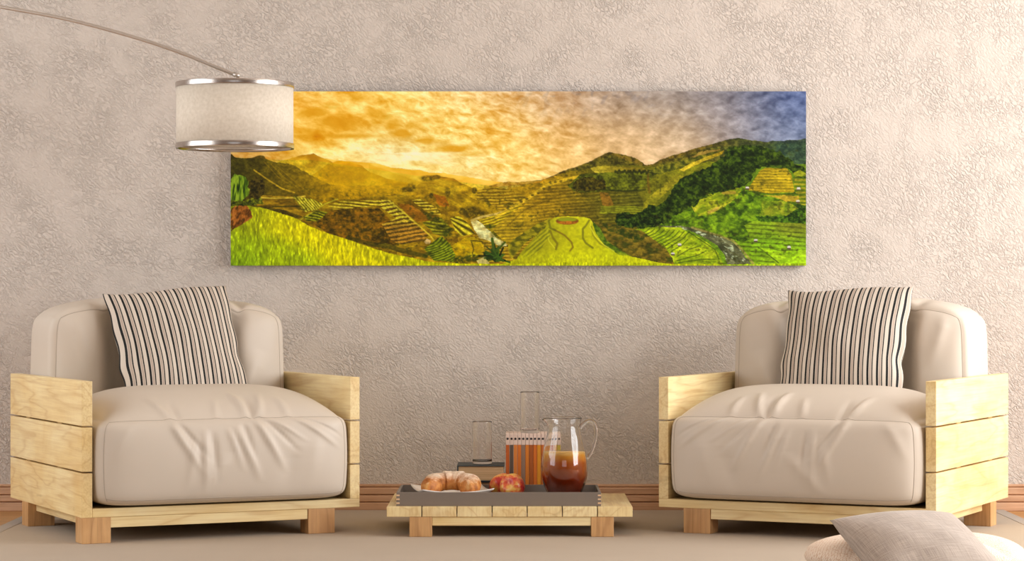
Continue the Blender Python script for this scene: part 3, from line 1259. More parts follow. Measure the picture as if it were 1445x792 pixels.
# ------------------------------------------------------------------ printed canvas on the wall
class Painter:
    """computes the printed landscape; coordinates run over the picture, x 325..1137 and y 129..375"""
    X0, X1, Y0, Y1 = 325.0, 1137.0, 129.0, 375.0

    def __init__(self, nx, ny):
        self.nx, self.ny = nx, ny
        self.x, self.y = np.meshgrid(np.linspace(self.X0, self.X1, nx), np.linspace(self.Y0, self.Y1, ny))
        self.img = np.zeros((ny, nx, 3))
        r = np.random.RandomState(11)
        self.tab = r.rand(256, 256)

    def vn(self, x, y, seed=0):
        x = x + seed * 17.3
        y = y + seed * 31.7
        xi, yi = np.floor(x).astype(int), np.floor(y).astype(int)
        fx, fy = x - xi, y - yi
        fx = fx * fx * (3 - 2 * fx)
        fy = fy * fy * (3 - 2 * fy)
        t = self.tab
        a, b = t[yi % 256, xi % 256], t[yi % 256, (xi + 1) % 256]
        c, d = t[(yi + 1) % 256, xi % 256], t[(yi + 1) % 256, (xi + 1) % 256]
        return (a * (1 - fx) + b * fx) * (1 - fy) + (c * (1 - fx) + d * fx) * fy

    def fbm(self, sx, sy, oct=4, seed=0, rot=0.0, warp=0.0, gain=0.5, x=None, y=None):
        x = self.x if x is None else x
        y = self.y if y is None else y
        if warp:
            wx = self.fbm(sx * 1.5, sy * 1.5, 2, seed + 50) - .5
            wy = self.fbm(sx * 1.5, sy * 1.5, 2, seed + 60) - .5
            x, y = x + wx * warp, y + wy * warp
        c, s = math.cos(rot), math.sin(rot)
        u, v = (x * c + y * s) / sx, (-x * s + y * c) / sy
        out, amp, tot = 0, 1.0, 0
        for o in range(oct):
            out = out + amp * self.vn(u, v, seed + o)
            tot += amp
            amp *= gain
            u, v = u * 2.03, v * 2.03
        return out / tot

    def field(self, pts, sig=60.0, ysc=1.6):
        num = np.zeros((self.ny, self.nx, 3))
        den = np.full((self.ny, self.nx), 1e-9)
        for (px_, py_, col) in pts:
            w = np.exp(-(((self.x - px_) / sig) ** 2 + ((self.y - py_) * ysc / sig) ** 2) / 2) + 1e-6
            num += w[..., None] * np.array(col, float)
            den += w
        return num / den[..., None]

    def jit(self, amp, sc=6.0, seed=3):
        if not amp:
            return self.x, self.y
        return (self.x + amp * 2 * (self.fbm(sc, sc, 3, seed) - .5), self.y + amp * 2 * (self.fbm(sc, sc, 3, seed + 9) - .5))

    def poly(self, pts, amp=0.0, sc=6.0, seed=3):
        x, y = self.jit(amp, sc, seed)
        ins = np.zeros(x.shape, bool)
        n = len(pts)
        for i in range(n):
            xa, ya = pts[i]
            xb, yb_ = pts[(i + 1) % n]
            if ya == yb_:
                continue
            c = ((ya > y) != (yb_ > y)) & (x < (xb - xa) * (y - ya) / (yb_ - ya) + xa)
            ins ^= c
        return ins.astype(float)

    def below(self, pts, amp=0.0, sc=5.0, seed=3, soft=0.6):
        xs, ys = zip(*pts)
        x, y = self.jit(amp, sc, seed)
        top = np.interp(x, xs, ys)
        m = np.clip((y - top) / soft + .5, 0, 1)
        m[(self.x < xs[0]) | (self.x > xs[-1])] = 0
        return m

    def ell(self, cx, cy, rx, ry, soft=.25):
        d = np.hypot((self.x - cx) / rx, (self.y - cy) / ry)
        return np.clip((1 - d) / soft + .5, 0, 1)

    def lay(self, mask, col):
        col = np.array(col, float)
        m = np.clip(mask, 0, 1)[..., None]
        self.img = self.img * (1 - m) + col * m

    def mul(self, mask, f):
        m = np.clip(mask, 0, 1)
        self.img *= (1 - m + m * f)[..., None]

    def line(self, pts, w, col, alpha=1.0):
        """polyline drawn in the picture"""
        d = np.full(self.x.shape, 1e9)
        for (xa, ya), (xb, yb_) in zip(pts[:-1], pts[1:]):
            dx, dy = xb - xa, yb_ - ya
            L = dx * dx + dy * dy + 1e-9
            t = np.clip(((self.x - xa) * dx + (self.y - ya) * dy) / L, 0, 1)
            d = np.minimum(d, np.hypot(self.x - xa - t * dx, self.y - ya - t * dy))
        self.lay(np.clip((w - d) / .8 + .5, 0, 1) * alpha, col)

    def tex(self, base, dark, light, n, lo=.3, hi=.7):
        """three-tone colouring of a noise"""
        t = np.clip((n - lo) / (hi - lo), 0, 1)[..., None]
        b = np.array(base, float)
        return np.where(t < .5, np.array(dark, float) * (1 - 2 * t) + b * 2 * t, b * (2 - 2 * t) + np.array(light, float) * (2 * t - 1))

    def stripes(self, period, ang=0.0, warp=3.0, sc=30.0, seed=5, curve=None):
        c, s = math.cos(ang), math.sin(ang)
        v = -self.x * s + self.y * c
        if curve is not None:
            v = curve
        v = v + warp * 2 * (self.fbm(sc, sc * .5, 2, seed) - .5)
        st = .5 + .5 * np.sin(2 * math.pi * (v + 2.2 * (self.fbm(11, 5, 3, seed + 2) - .5)) / period)
        return .5 + (st - .5) * (.25 + 1.1 * self.fbm(9, 6, 3, seed + 4)) + .35 * (self.fbm(4, 2.5, 2, seed + 6) - .5)


def paint(nx, ny):
    P = Painter(nx, ny)
    x, y = P.x, P.y
    # ---- sky
    sky = P.field([
        (420, 135, (238, 190, 96)), (430, 165, (226, 158, 44)), (470, 170, (228, 160, 36)), (430, 205, (246, 206, 92)), (500, 140, (250, 212, 120)),
        (520, 175, (238, 178, 56)), (560, 150, (252, 216, 124)), (560, 212, (255, 250, 212)), (520, 222, (255, 246, 190)), (610, 170, (248, 204, 98)),
        (620, 215, (250, 222, 140)), (640, 140, (242, 204, 140)), (660, 180, (246, 204, 106)), (660, 235, (252, 234, 176)), (720, 140, (216, 176, 128)),
        (715, 180, (240, 196, 112)), (720, 225, (240, 196, 100)), (740, 250, (246, 212, 134)), (790, 145, (190, 156, 126)), (790, 190, (224, 180, 118)),
        (800, 225, (234, 192, 124)), (860, 145, (164, 142, 128)), (870, 190, (204, 168, 126)), (890, 215, (220, 182, 134)), (930, 140, (136, 124, 122)),
        (940, 180, (176, 150, 126)), (950, 205, (206, 176, 142)), (1000, 145, (128, 120, 126)), (1020, 180, (152, 136, 130)), (1060, 145, (104, 106, 130)),
        (1080, 180, (122, 122, 140)), (1125, 140, (76, 90, 136)), (1125, 170, (88, 102, 146)), (1125, 192, (120, 128, 150)), (350, 218, (220, 186, 130)), (390, 222, (238, 206, 140))], 34, 1.3)
    big = P.fbm(46, 24, 5, 1, warp=20)
    fine = P.fbm(13, 6, 5, 7, rot=.25, warp=7, gain=.62)
    mot = P.fbm(15, 9, 4, 12, rot=-.35, warp=6, gain=.55)
    wl = np.clip((640 - x) / 130, 0, 1)
    wr = np.clip((x - 700) / 160, 0, 1)
    wm = 1 - np.maximum(wl, wr)
    v = (big - .5) * 150 * wl + (fine - .5) * (110 * wl + 165 * wm + 70 * wr) + (mot - .5) * (84 * wr + 30 * wm)
    chan = np.stack((.5 + .42 * wr, .9 + .03 * wr, 1.35 - .38 * wr), -1)
    P.img = np.clip(sky + v[..., None] * chan, 0, 255)
    blobs = np.zeros_like(x)
    for (bx, by, rx, ry, k) in [(440, 160, 26, 7, 1), (470, 150, 20, 6, .5), (478, 172, 34, 12, .9), (437, 185, 26, 6, .6), (502, 140, 16, 9, .5), (535, 165, 16, 9, .9), (552, 177, 14, 8, .8), (565, 188, 16, 6, .9),
                                (582, 178, 14, 6, .5), (600, 199, 20, 5, .8), (636, 210, 26, 6, .9), (665, 217, 24, 4, .6), (500, 192, 60, 4, .6), (430, 192, 30, 4, .5), (700, 200, 40, 20, .25), (610, 145, 20, 5, .3)]:
        blobs = np.maximum(blobs, k * np.exp(-(((x - bx) / rx) ** 2 + ((y - by) / ry) ** 2)))
    bm_ = np.clip(blobs * 1.9 * (P.fbm(16, 9, 4, 21, warp=10) * 1.25 + .05) - .12, 0, .85)
    P.lay(bm_, (216, 152, 26))
    P.lay(np.clip((y - 196) / 20, 0, 1) * np.clip((P.fbm(40, 7, 4, 27, warp=8) - .48) * 4, 0, 1) * np.exp(-((x - 560) / 100) ** 2) * .8, (255, 250, 216))
    dk = np.clip((P.fbm(9, 14, 3, 33, rot=.6, warp=8) - .60) * 7, 0, 1) * np.clip((172 - y) / 36, 0, 1) * np.clip((x - 700) / 120, 0, 1) * np.clip((1020 - x) / 60, 0, 1)
    P.lay(dk * .3, (104, 100, 112))

    bush = P.fbm(5, 4, 3, 41, gain=.65)
    bush2 = P.fbm(3.4, 3.0, 3, 45, gain=.7)
    soft = P.fbm(30, 14, 4, 47, warp=8)

    # ---- far ridges
    m = P.below([(380, 236), (392, 228), (405, 224), (425, 219), (434, 218), (442, 217), (455, 223), (470, 226), (490, 227.5), (515, 229), (535, 231.5), (550, 236), (580, 240), (592, 240), (605, 244), (625, 244), (640, 246.5), (660, 250), (690, 255), (720, 259), (740, 262)], .8)
    P.lay(m, P.tex((236, 184, 62), (222, 164, 40), (246, 206, 96), soft))
    m = P.below([(380, 236), (392, 228), (425, 219), (442, 217), (455, 223), (475, 232), (500, 244), (540, 262)], .8)
    P.lay(m, P.tex((200, 148, 26), (170, 118, 16), (222, 172, 40), P.fbm(16, 9, 4, 51)))
    m = P.below([(520, 232), (545, 240), (560, 246), (590, 256), (620, 262), (640, 266)], .6)
    P.lay(m, P.tex((224, 170, 40), (206, 150, 28), (236, 186, 60), soft))
    m = P.below([(430, 254), (447, 243), (460, 233), (476, 226.5), (492, 228), (508, 233), (522, 243), (545, 252), (575, 258), (600, 268)], .8)
    P.lay(m, P.tex((206, 146, 8), (178, 120, 6), (226, 166, 18), P.fbm(20, 12, 4, 53)))
    m = P.below([(690, 262), (712, 257), (735, 257), (752, 255), (764, 254), (775, 250), (786, 245), (798, 240), (812, 236), (824, 231), (835, 227), (847, 220), (859, 214.5), (873, 217), (885, 220), (896, 222.7), (904, 228), (910, 233), (920, 232), (930, 226), (951, 218.6), (965, 215), (979, 210), (1002, 204), (1022, 198), (1040, 194.8), (1061, 198), (1083, 201), (1089, 199), (1105, 199), (1114, 197), (1124, 198), (1137, 195.5)], .9, 4)
    P.lay(m, P.tex((86, 72, 24), (58, 48, 16), (122, 100, 34), bush))
    P.lay(m * np.clip((790 - x) / 70, 0, .8), P.tex((196, 148, 48), (160, 112, 30), (222, 176, 70), bush))
    P.lay(m * np.clip((x - 990) / 70, 0, .85), P.tex((62, 70, 36), (44, 52, 30), (84, 92, 44), bush))
    P.lay(m * np.clip((x - 1080) / 20, 0, .9), P.tex((48, 62, 52), (34, 46, 42), (66, 80, 60), bush))
    P.lay(P.poly([(975, 222), (990, 214), (1015, 210), (1012, 216), (990, 221)], 1.5), (150, 112, 52))

    # ---- base of the whole valley
    m = P.below([(325, 262), (400, 250), (480, 262), (600, 262), (700, 270), (740, 262), (800, 243), (860, 232), (930, 236), (1000, 228), (1137, 232)], 1.2)
    base = P.field([(360, 270, (84, 66, 18)), (470, 262, (176, 122, 14)), (560, 262, (200, 142, 14)), (640, 270, (184, 134, 22)), (700, 290, (156, 112, 18)), (760, 280, (178, 126, 24)), (830, 290, (126, 94, 22)),
                    (880, 250, (82, 74, 20)), (930, 250, (130, 112, 24)), (870, 330, (96, 80, 22)), (1000, 300, (96, 116, 22)), (1100, 300, (96, 112, 22)), (1100, 350, (120, 146, 24)), (560, 330, (126, 88, 14)), (640, 340, (120, 108, 20)), (700, 340, (150, 128, 30))], 40, 1.4)
    t = (.72 + .56 * P.fbm(7, 4, 4, 57, gain=.6))[..., None]
    P.lay(m, base * t)

    # ---- left hills
    m = P.below([(325, 217), (332, 222), (340, 224), (345, 224), (352, 223), (360, 221), (366, 219), (371, 220), (378, 226), (390, 229), (402, 231), (415, 233), (425, 240), (436, 246), (450, 253), (470, 263), (495, 272), (520, 276)], 1.5, 4)
    lefth = P.field([(335, 240, (46, 40, 14)), (370, 240, (86, 68, 16)), (400, 245, (110, 84, 16)), (430, 262, (128, 92, 12)), (480, 272, (176, 122, 12)), (390, 275, (70, 54, 16))], 30)
    P.lay(m, lefth * (.55 + .9 * bush)[..., None])
    for k in range(3):
        P.line([(372 + k * 10, 228 + 4 * k), (392 + k * 8, 250), (410 + k * 10, 262 + 3 * k)], .7, (168, 122, 26), .45)
    P.line([(358, 240), (378, 254), (397, 266), (415, 272)], 1.0, (206, 154, 40), .8)
    P.lay(P.ell(480, 262, 60, 18, 1.0) * .28, (206, 148, 14))

    # ---- middle hills with trees
    m = P.below([(560, 275), (585, 266), (600, 251), (608, 247), (622, 249), (640, 252), (652, 259), (668, 266), (690, 280), (720, 300)], .8)
    P.lay(m, P.tex((172, 122, 18), (130, 90, 16), (204, 152, 30), P.fbm(14, 6, 4, 61)))
    m = P.below([(672, 272), (684, 265), (696, 262), (708, 265), (724, 270), (740, 276), (752, 290)], .6)
    P.lay(m, P.tex((160, 116, 24), (124, 88, 18), (190, 142, 36), P.stripes(4, 0, 2)))
    P.lay(P.poly([(600, 258), (640, 268), (690, 288), (706, 300), (672, 305), (640, 290), (608, 272)], 2), P.tex((170, 124, 20), (140, 100, 16), (198, 150, 28), P.fbm(16, 5, 3, 63, rot=.4)))
    P.lay(P.poly([(610, 272), (628, 278), (634, 292), (618, 290)], 1.5), (164, 90, 18))
    for (cx_, cy_, rx, ry) in [(580, 265, 7, 6), (573, 268, 8, 4), (631, 271, 4, 6), (669, 269, 3.6, 4.4), (608, 276, 3, 4), (665, 300, 12, 9), (680, 303, 8, 5), (652, 298, 5, 5), (603, 252, 10, 4), (615, 250, 6, 3)]:
        P.lay(P.ell(cx_, cy_, rx, ry, .5) * np.clip(bush2 * 2.2 - .35, 0, 1), (74, 56, 14))

    # ---- terraced hill left of the middle
    hill = [(418, 312), (430, 303), (448, 293), (470, 284), (500, 280), (530, 277), (560, 274), (590, 279), (612, 290), (630, 306), (642, 326), (648, 345), (640, 362), (610, 366), (560, 356), (500, 345), (460, 330)]
    P.lay(P.poly(hill, 1.2), P.tex((146, 104, 16), (108, 74, 14), (176, 130, 22), P.fbm(14, 6, 4, 65)))
    P.lay(P.poly([(440, 318), (465, 298), (500, 293), (535, 294), (552, 312), (562, 345), (520, 345), (470, 332)], 2.5), P.tex((112, 74, 12), (60, 44, 10), (150, 92, 18), P.fbm(6, 4, 4, 67, gain=.65)))
    st = P.stripes(4.4, 0.10, 1.2, 40, 9)
    P.lay(P.poly([(462, 291), (478, 284), (540, 282), (556, 289), (470, 296)], .5) * .95, P.tex((176, 138, 28), (84, 58, 12), (224, 184, 60), st, .15, .85))
    slope = P.poly([(538, 282), (552, 283), (570, 300), (590, 318), (604, 332), (596, 340), (566, 345), (552, 340), (538, 316), (558, 308), (536, 292)], .5)
    st = P.stripes(5.6, -0.16, .8, 40, 10)
    up = np.clip((322 - y) / 14, 0, 1)[..., None]
    lt = np.array((212, 176, 54)) * up + np.array((184, 122, 40)) * (1 - up)
    P.lay(slope, np.where(st[..., None] > .52, lt, np.array((92, 60, 14)) + st[..., None] * 40))
    P.line([(548, 283), (566, 297), (584, 313), (606, 332), (622, 352)], 1.0, (216, 176, 56), .8)
    P.lay(P.poly([(560, 287), (580, 289), (600, 303), (606, 311), (588, 314), (572, 300)], .8), P.tex((160, 92, 20), (128, 78, 16), (176, 112, 24), soft))
    st = P.stripes(4.2, -.05, 1, 40, 12)
    P.lay(P.poly([(580, 283), (592, 280), (604, 286), (616, 294), (622, 303), (606, 302), (592, 292)], .5), P.tex((168, 128, 30), (88, 64, 14), (222, 180, 60), st, .15, .85))
    P.lay(P.poly([(596, 314), (622, 308), (636, 322), (630, 335), (612, 330)], 1), P.tex((118, 104, 18), (72, 62, 14), (156, 136, 30), P.stripes(5, .1, 1.5, 30, 14), .15, .85))
    fan = np.arctan2(y - 300, x - 618)
    st = .5 + .5 * np.sin(fan * 34)
    P.lay(P.poly([(634, 308), (648, 305), (660, 316), (670, 330), (652, 333), (642, 325)], .6), P.tex((170, 136, 26), (84, 66, 14), (220, 186, 50), st, .15, .85))
    for k in range(14):
        P.lay(P.ell(600 + 2.6 * k + 3 * math.sin(k * 2.1), 301 + 1.8 * k + 5 * math.sin(k * 1.7), 4, 3, .5) * np.clip(bush2 * 2 - .4, 0, 1), (58, 56, 14))
    P.lay(P.poly([(428, 306), (448, 297), (462, 300), (448, 312), (432, 312)], .5), P.tex((120, 110, 18), (58, 54, 12), (164, 146, 30), P.stripes(3.6, .2, .6, 30, 16), .2, .8))
    # fields below the left hills
    P.lay(P.poly([(352, 280), (372, 276), (420, 277), (432, 292), (428, 306), (398, 296), (362, 290)], 1.2), P.tex((140, 96, 18), (96, 66, 14), (172, 124, 26), P.fbm(16, 5, 3, 71)))
    P.line([(368, 279), (386, 280), (415, 279), (430, 277)], 1.0, (214, 170, 62), .9)
    P.line([(384, 292), (408, 291), (424, 291)], 1.0, (60, 50, 14), .9)
    P.lay(P.poly([(412, 277), (440, 281), (456, 288), (444, 296), (430, 300)], 1.0), P.tex((176, 146, 34), (120, 96, 20), (212, 184, 60), P.stripes(3.4, .9, 1, 20, 18), .2, .8))
    P.line([(424, 310), (440, 300), (458, 288), (476, 281)], .8, (206, 180, 50), .8)

    # ---- valley bottom
    P.lay(P.poly([(640, 345), (655, 336), (668, 334), (678, 340), (684, 352), (672, 362), (640, 368), (620, 360)], 1.0), P.tex((196, 150, 14), (180, 132, 10), (210, 168, 24), P.fbm(18, 6, 3, 73)))
    P.line([(664, 340), (672, 340), (680, 341)], .8, (84, 66, 14))
    P.line([(665, 342), (668, 352), (666, 358)], .8, (90, 72, 14))
    st = P.stripes(5.2, 0, 1.2, 30, 20, curve=np.hypot(x - 585, (y - 330) * 1.8))
    P.lay(P.poly([(598, 352), (622, 333), (634, 344), (642, 360), (640, 370), (612, 368)], 1.0), P.tex((112, 114, 18), (60, 66, 14), (148, 146, 26), st, .1, .9))
    P.line([(600, 362), (560, 352), (548, 348), (520, 344), (490, 336)], 3.2, (52, 50, 14), .55)
    P.lay(P.poly([(664, 313), (672, 311), (684, 318), (694, 328), (704, 338), (716, 346), (706, 349), (690, 340), (676, 336), (670, 326)], .8), P.tex((218, 188, 136), (196, 160, 104), (232, 208, 164), P.fbm(6, 5, 3, 75)))
    P.line([(665, 311), (680, 306), (700, 302), (716, 297)], 1.6, (200, 158, 92), .9)
    P.lay(P.poly([(676, 311), (700, 303), (735, 288), (742, 325), (718, 342), (700, 336), (688, 324)], 1.0), P.tex((164, 128, 22), (112, 84, 16), (204, 164, 36), P.stripes(3.6, -.3, 1.5, 30, 22), .15, .85))
    for (cx_, cy_, rx, ry) in [(692, 320, 8, 3), (706, 330, 12, 6), (722, 336, 14, 6), (604, 360, 8, 4), (650, 368, 14, 6), (668, 364, 12, 5), (630, 330, 6, 5)]:
        P.lay(P.ell(cx_, cy_, rx, ry, .6) * np.clip(bush2 * 2.2 - .4, 0, 1), (60, 62, 14))
    P.lay(P.poly([(672, 368), (684, 362), (690, 372), (676, 374)], .8), (190, 160, 104))
    P.lay(P.poly([(598, 341), (602, 337), (608, 340), (606, 344), (600, 344)], 0), (206, 158, 108))

    # ---- right hand slopes
    amber = P.poly([(694, 325), (720, 300), (750, 283), (764, 268), (786, 258), (812, 252), (800, 262), (816, 270), (900, 272), (912, 292), (905, 312), (840, 318), (800, 312), (770, 316), (740, 335), (715, 345)], 1.2)
    P.lay(amber, P.field([(720, 310, (206, 156, 36)), (760, 285, (186, 130, 26)), (800, 285, (134, 102, 24)), (860, 285, (108, 88, 24)), (890, 290, (100, 92, 26)), (740, 330, (168, 128, 26))], 30) * (.62 + .62 * P.stripes(4.6, -.06, 2.0, 40, 24) * .6 + .15 * soft)[..., None])
    P.line([(700, 306), (722, 293), (745, 280), (770, 262), (792, 255), (818, 249)], 2.2, (222, 168, 44), .75)
    P.line([(716, 318), (740, 296), (770, 284), (800, 270)], 1.0, (112, 80, 18), .6)
    dark = P.poly([(800, 262), (812, 252), (818, 246), (850, 243), (900, 242), (930, 243), (912, 260), (898, 270), (870, 269), (830, 272), (808, 270)], 1.5)
    P.lay(dark, P.tex((88, 84, 20), (52, 50, 14), (116, 110, 26), bush))
    P.lay(P.poly([(812, 270), (806, 262), (815, 252), (832, 250), (852, 254), (855, 266), (840, 270)], 3, 4), P.tex((62, 50, 14), (34, 30, 10), (96, 76, 20), bush2))
    P.line([(846, 268), (880, 270), (910, 268)], 1.2, (44, 46, 12), .8)
    P.lay(P.poly([(832, 238), (850, 234), (905, 236), (915, 241), (880, 243), (840, 244)], 1.0), P.tex((164, 134, 40), (120, 96, 26), (190, 156, 56), soft))
    P.line([(914, 242), (914, 258), (916, 272)], 1.6, (112, 72, 20), .6)
    for k in range(26):
        P.lay(P.ell(868 + 2.6 * k, 242.5 + 1.5 * math.sin(k * 2.3), 1.8, 2.2, .6), (48, 46, 14))
    for k in range(9):
        P.lay(P.ell(735 + 8 * k, 285 - 4.4 * k + 2 * math.sin(k * 3), 2.2, 1.6, .6) * .8, (78, 58, 16))
    P.lay(P.poly([(846, 272), (858, 272), (866, 290), (850, 292)], 1), (142, 94, 30))
    P.lay(P.poly([(848, 290), (912, 292), (900, 302), (846, 302)], 1.5) * .8, P.tex((122, 116, 24), (98, 90, 20), (146, 138, 32), P.stripes(3, 0, 1, 30, 28)))

    strip = P.poly([(905, 300), (908, 286), (924, 270), (950, 252), (960, 247), (965, 250), (950, 262), (930, 280), (916, 300), (905, 308)], 1.2)
    P.lay(strip, P.tex((150, 128, 30), (108, 100, 22), (184, 152, 40), soft))
    P.lay(P.poly([(915, 242), (930, 233), (965, 226), (1015, 212), (1018, 217), (985, 232), (960, 238), (930, 246)], 1.5), P.tex((96, 88, 26), (60, 58, 18), (132, 112, 34), bush))
    P.lay(P.poly([(958, 240), (975, 230), (1000, 220), (1022, 212), (1018, 218), (996, 226), (976, 236), (964, 242)], .8), P.tex((186, 146, 36), (160, 120, 28), (206, 164, 48), soft))

    green = P.poly([(912, 330), (912, 300), (935, 292), (960, 285), (1000, 272), (1050, 265), (1137, 262), (1137, 345), (1060, 345), (1010, 330), (960, 322)], 1.5)
    P.lay(green, P.tex((88, 108, 18), (44, 60, 12), (128, 146, 26), P.fbm(9, 6, 4, 81, gain=.62)))
    P.lay(P.poly([(975, 292), (1000, 274), (1040, 262), (1046, 270), (1030, 286), (1005, 302), (985, 305)], 1.5), P.tex((146, 142, 26), (104, 112, 20), (190, 164, 50), P.fbm(14, 5, 3, 83, rot=-.4)))
    P.line([(1000, 300), (1012, 294)], 2.0, (196, 148, 70), .8)
    P.line([(1020, 272), (1036, 272)], 2.4, (176, 128, 52), .7)
    forest = P.poly([(918, 322), (905, 316), (922, 296), (938, 282), (950, 264), (960, 252), (980, 243), (1000, 236), (1016, 222), (1030, 208), (1048, 203), (1066, 206), (1082, 208), (1100, 216), (1118, 226), (1137, 238), (1137, 256), (1120, 250), (1112, 238), (1068, 237), (1062, 250), (1050, 262), (1030, 268), (1000, 276), (980, 290), (960, 300), (944, 312)], 4, 6)
    P.lay(forest, P.tex((38, 50, 12), (16, 24, 6), (76, 88, 20), P.fbm(5, 4.4, 3, 85, gain=.7), .28, .74))
    P.lay(P.poly([(930, 268), (944, 252), (958, 244), (956, 256), (940, 272)], 1) * .6, (140, 118, 30))
    gold = P.poly([(1072, 241), (1080, 237), (1110, 238), (1116, 246), (1121, 271), (1085, 273), (1054, 268)], .5)
    P.lay(gold, P.tex((170, 130, 24), (134, 108, 20), (192, 148, 34), P.stripes(4.0, .01, .8, 40, 30) * .6 + .4 * soft))
    P.lay(P.poly([(1118, 250), (1137, 252), (1137, 290), (1126, 288), (1122, 270)], .8), P.tex((112, 118, 22), (88, 96, 18), (150, 130, 32), P.stripes(6, 0, 1, 40, 31)))
    P.lay(P.poly([(1118, 245), (1128, 240), (1137, 245), (1137, 248), (1122, 250)], .8), (136, 128, 28))
    P.line([(1056, 270), (1085, 274), (1125, 274)], 1.0, (74, 78, 16), .8)
    P.lay(P.poly([(1076, 276), (1126, 276), (1128, 284), (1108, 284), (1092, 278)], 1), (174, 134, 40))
    P.lay(P.poly([(1076, 283), (1110, 284), (1126, 294), (1110, 305), (1072, 304)], 2), P.tex((124, 128, 26), (92, 104, 20), (150, 142, 36), P.fbm(6, 4, 3, 87)))
    P.lay(P.poly([(1065, 304), (1090, 306), (1110, 306), (1125, 294), (1137, 290), (1137, 316), (1105, 314), (1070, 312)], 3), P.tex((48, 70, 14), (26, 40, 8), (80, 104, 22), bush2))

    terr = P.poly([(1050, 318), (1062, 312), (1137, 316), (1137, 375), (1052, 375), (1040, 350), (1046, 342), (1060, 338)], 1)
    tl = P.stripes(6.4, .07, 1.6, 60, 33)
    P.lay(terr, P.field([(1070, 325, (118, 130, 26)), (1120, 325, (120, 116, 32)), (1080, 345, (112, 140, 22)), (1120, 345, (116, 140, 22)), (1100, 362, (152, 172, 26)), (1065, 365, (118, 138, 22))], 16) * (.66 + .4 * np.clip(tl * 2, 0, 1))[..., None])
    P.lay(P.poly([(1070, 349), (1100, 356), (1137, 352), (1137, 372), (1098, 374)], .6), P.tex((156, 176, 24), (136, 160, 20), (172, 188, 36), P.fbm(10, 5, 3, 89)))
    P.line([(1070, 349), (1084, 360), (1098, 371)], 1.0, (70, 84, 16), .8)
    P.line([(1076, 347), (1100, 354), (1118, 353)], .7, (80, 92, 18), .8)

    river = P.poly([(925, 319), (950, 318), (976, 321), (992, 325), (1012, 332), (1030, 339), (1042, 349), (1050, 361), (1062, 375), (1026, 375), (1022, 360), (1012, 347), (998, 338), (985, 331), (972, 325), (945, 323)], .8)
    P.lay(river, P.tex((92, 84, 62), (66, 62, 44), (116, 106, 84), P.fbm(12, 4, 4, 91, rot=.7)))
    P.lay(river * np.clip((P.fbm(5, 2.5, 3, 93, rot=.5) - .66) * 9, 0, 1), (182, 174, 156))
    P.line([(976, 321), (1012, 332), (1034, 340), (1046, 352), (1064, 374)], 1.5, (158, 130, 78), .8)
    for (cx_, cy_) in [(985, 328), (992, 331), (1036, 362), (1030, 350)]:
        P.lay(P.ell(cx_, cy_, 4, 1.4, .6) * .8, (196, 190, 176))

    # round terraces beside the river
    ter = P.poly([(884, 327), (905, 322), (930, 320), (960, 321), (970, 328), (984, 334), (1000, 344), (1014, 358), (1021, 375), (940, 375), (928, 350), (905, 338)], .6)
    P.lay(ter, P.tex((156, 158, 24), (126, 134, 20), (182, 178, 34), P.fbm(14, 6, 3, 95)))
    for k in range(9):
        P.line([(890 + 5.2 * k, 331 + 3.4 * k), (901 + 6 * k, 330 + 2.0 * k), (911 + 6.6 * k, 327 + 1.2 * k), (916 + 7 * k, 323 + .5 * k)], .7, (62, 70, 16), .8)
    for pl in [[(955, 362), (972, 352), (988, 347)], [(955, 368), (985, 360), (996, 354)], [(957, 371), (990, 366), (1010, 366)], [(948, 354), (962, 346), (970, 338)], [(972, 328), (990, 340), (1008, 352), (1014, 366)]]:
        P.line(pl, .7, (60, 70, 14), .8)

    # dark clumps at the foot of the forest
    P.lay(P.poly([(866, 312), (870, 302), (880, 299), (892, 304), (905, 300), (915, 288), (925, 290), (934, 304), (930, 318), (900, 322), (872, 320)], 3, 5), P.tex((34, 46, 12), (14, 22, 6), (66, 80, 20), bush2))
    P.lay(P.poly([(838, 313), (868, 318), (905, 326), (925, 340), (944, 356), (952, 375), (935, 375), (890, 360), (860, 345), (845, 328)], 1.5), P.tex((104, 80, 24), (62, 60, 16), (136, 104, 34), P.fbm(7, 4, 4, 97)))
    P.lay(P.poly([(848, 316), (880, 322), (910, 334), (905, 342), (880, 334), (860, 326)], 3) * np.clip(bush2 * 2.2 - .4, 0, 1), (48, 56, 14))

    land = P.below([(325, 222), (400, 226), (440, 226), (560, 244), (700, 264), (760, 258), (860, 218), (912, 236), (1000, 208), (1137, 200)], .5)
    g1, g2 = P.fbm(3.2, 2.2, 3, 121, gain=.7), P.fbm(14, 7, 3, 125, warp=6)
    P.img = P.img * (1 + land * (.62 * (g1 - .5) + .4 * (g2 - .5)) * (1 - .8 * np.exp(-(((x - 560) / 130) ** 2 + ((y - 245) / 28) ** 2))))[..., None]
    P.img = P.img * (1 + land[..., None] * (np.array((.93, 1.02, .92)) - 1))
    spk = land * np.clip((P.fbm(4.2, 3.2, 2, 131) - .63) * 9, 0, 1) * np.clip((P.fbm(40, 20, 3, 135) - .42) * 5, 0, 1) * (1 - np.exp(-(((x - 560) / 130) ** 2 + ((y - 245) / 30) ** 2)))
    P.lay(spk * .55, (48, 48, 12))
    # ---- bright knoll in the middle
    P.lay(P.poly([(716, 346), (735, 330), (755, 318), (778, 306), (775, 316), (758, 330), (738, 346), (720, 366)], 1.5), P.tex((132, 122, 22), (80, 78, 16), (168, 152, 30), P.fbm(7, 4, 3, 99)))
    knoll = P.poly([(700, 375), (728, 366), (740, 350), (757, 332), (768, 322), (774, 312), (782, 307), (800, 305.5), (822, 306), (832, 309), (838, 317), (842, 328), (852, 341), (866, 352), (890, 362), (930, 371), (960, 375)], .6)
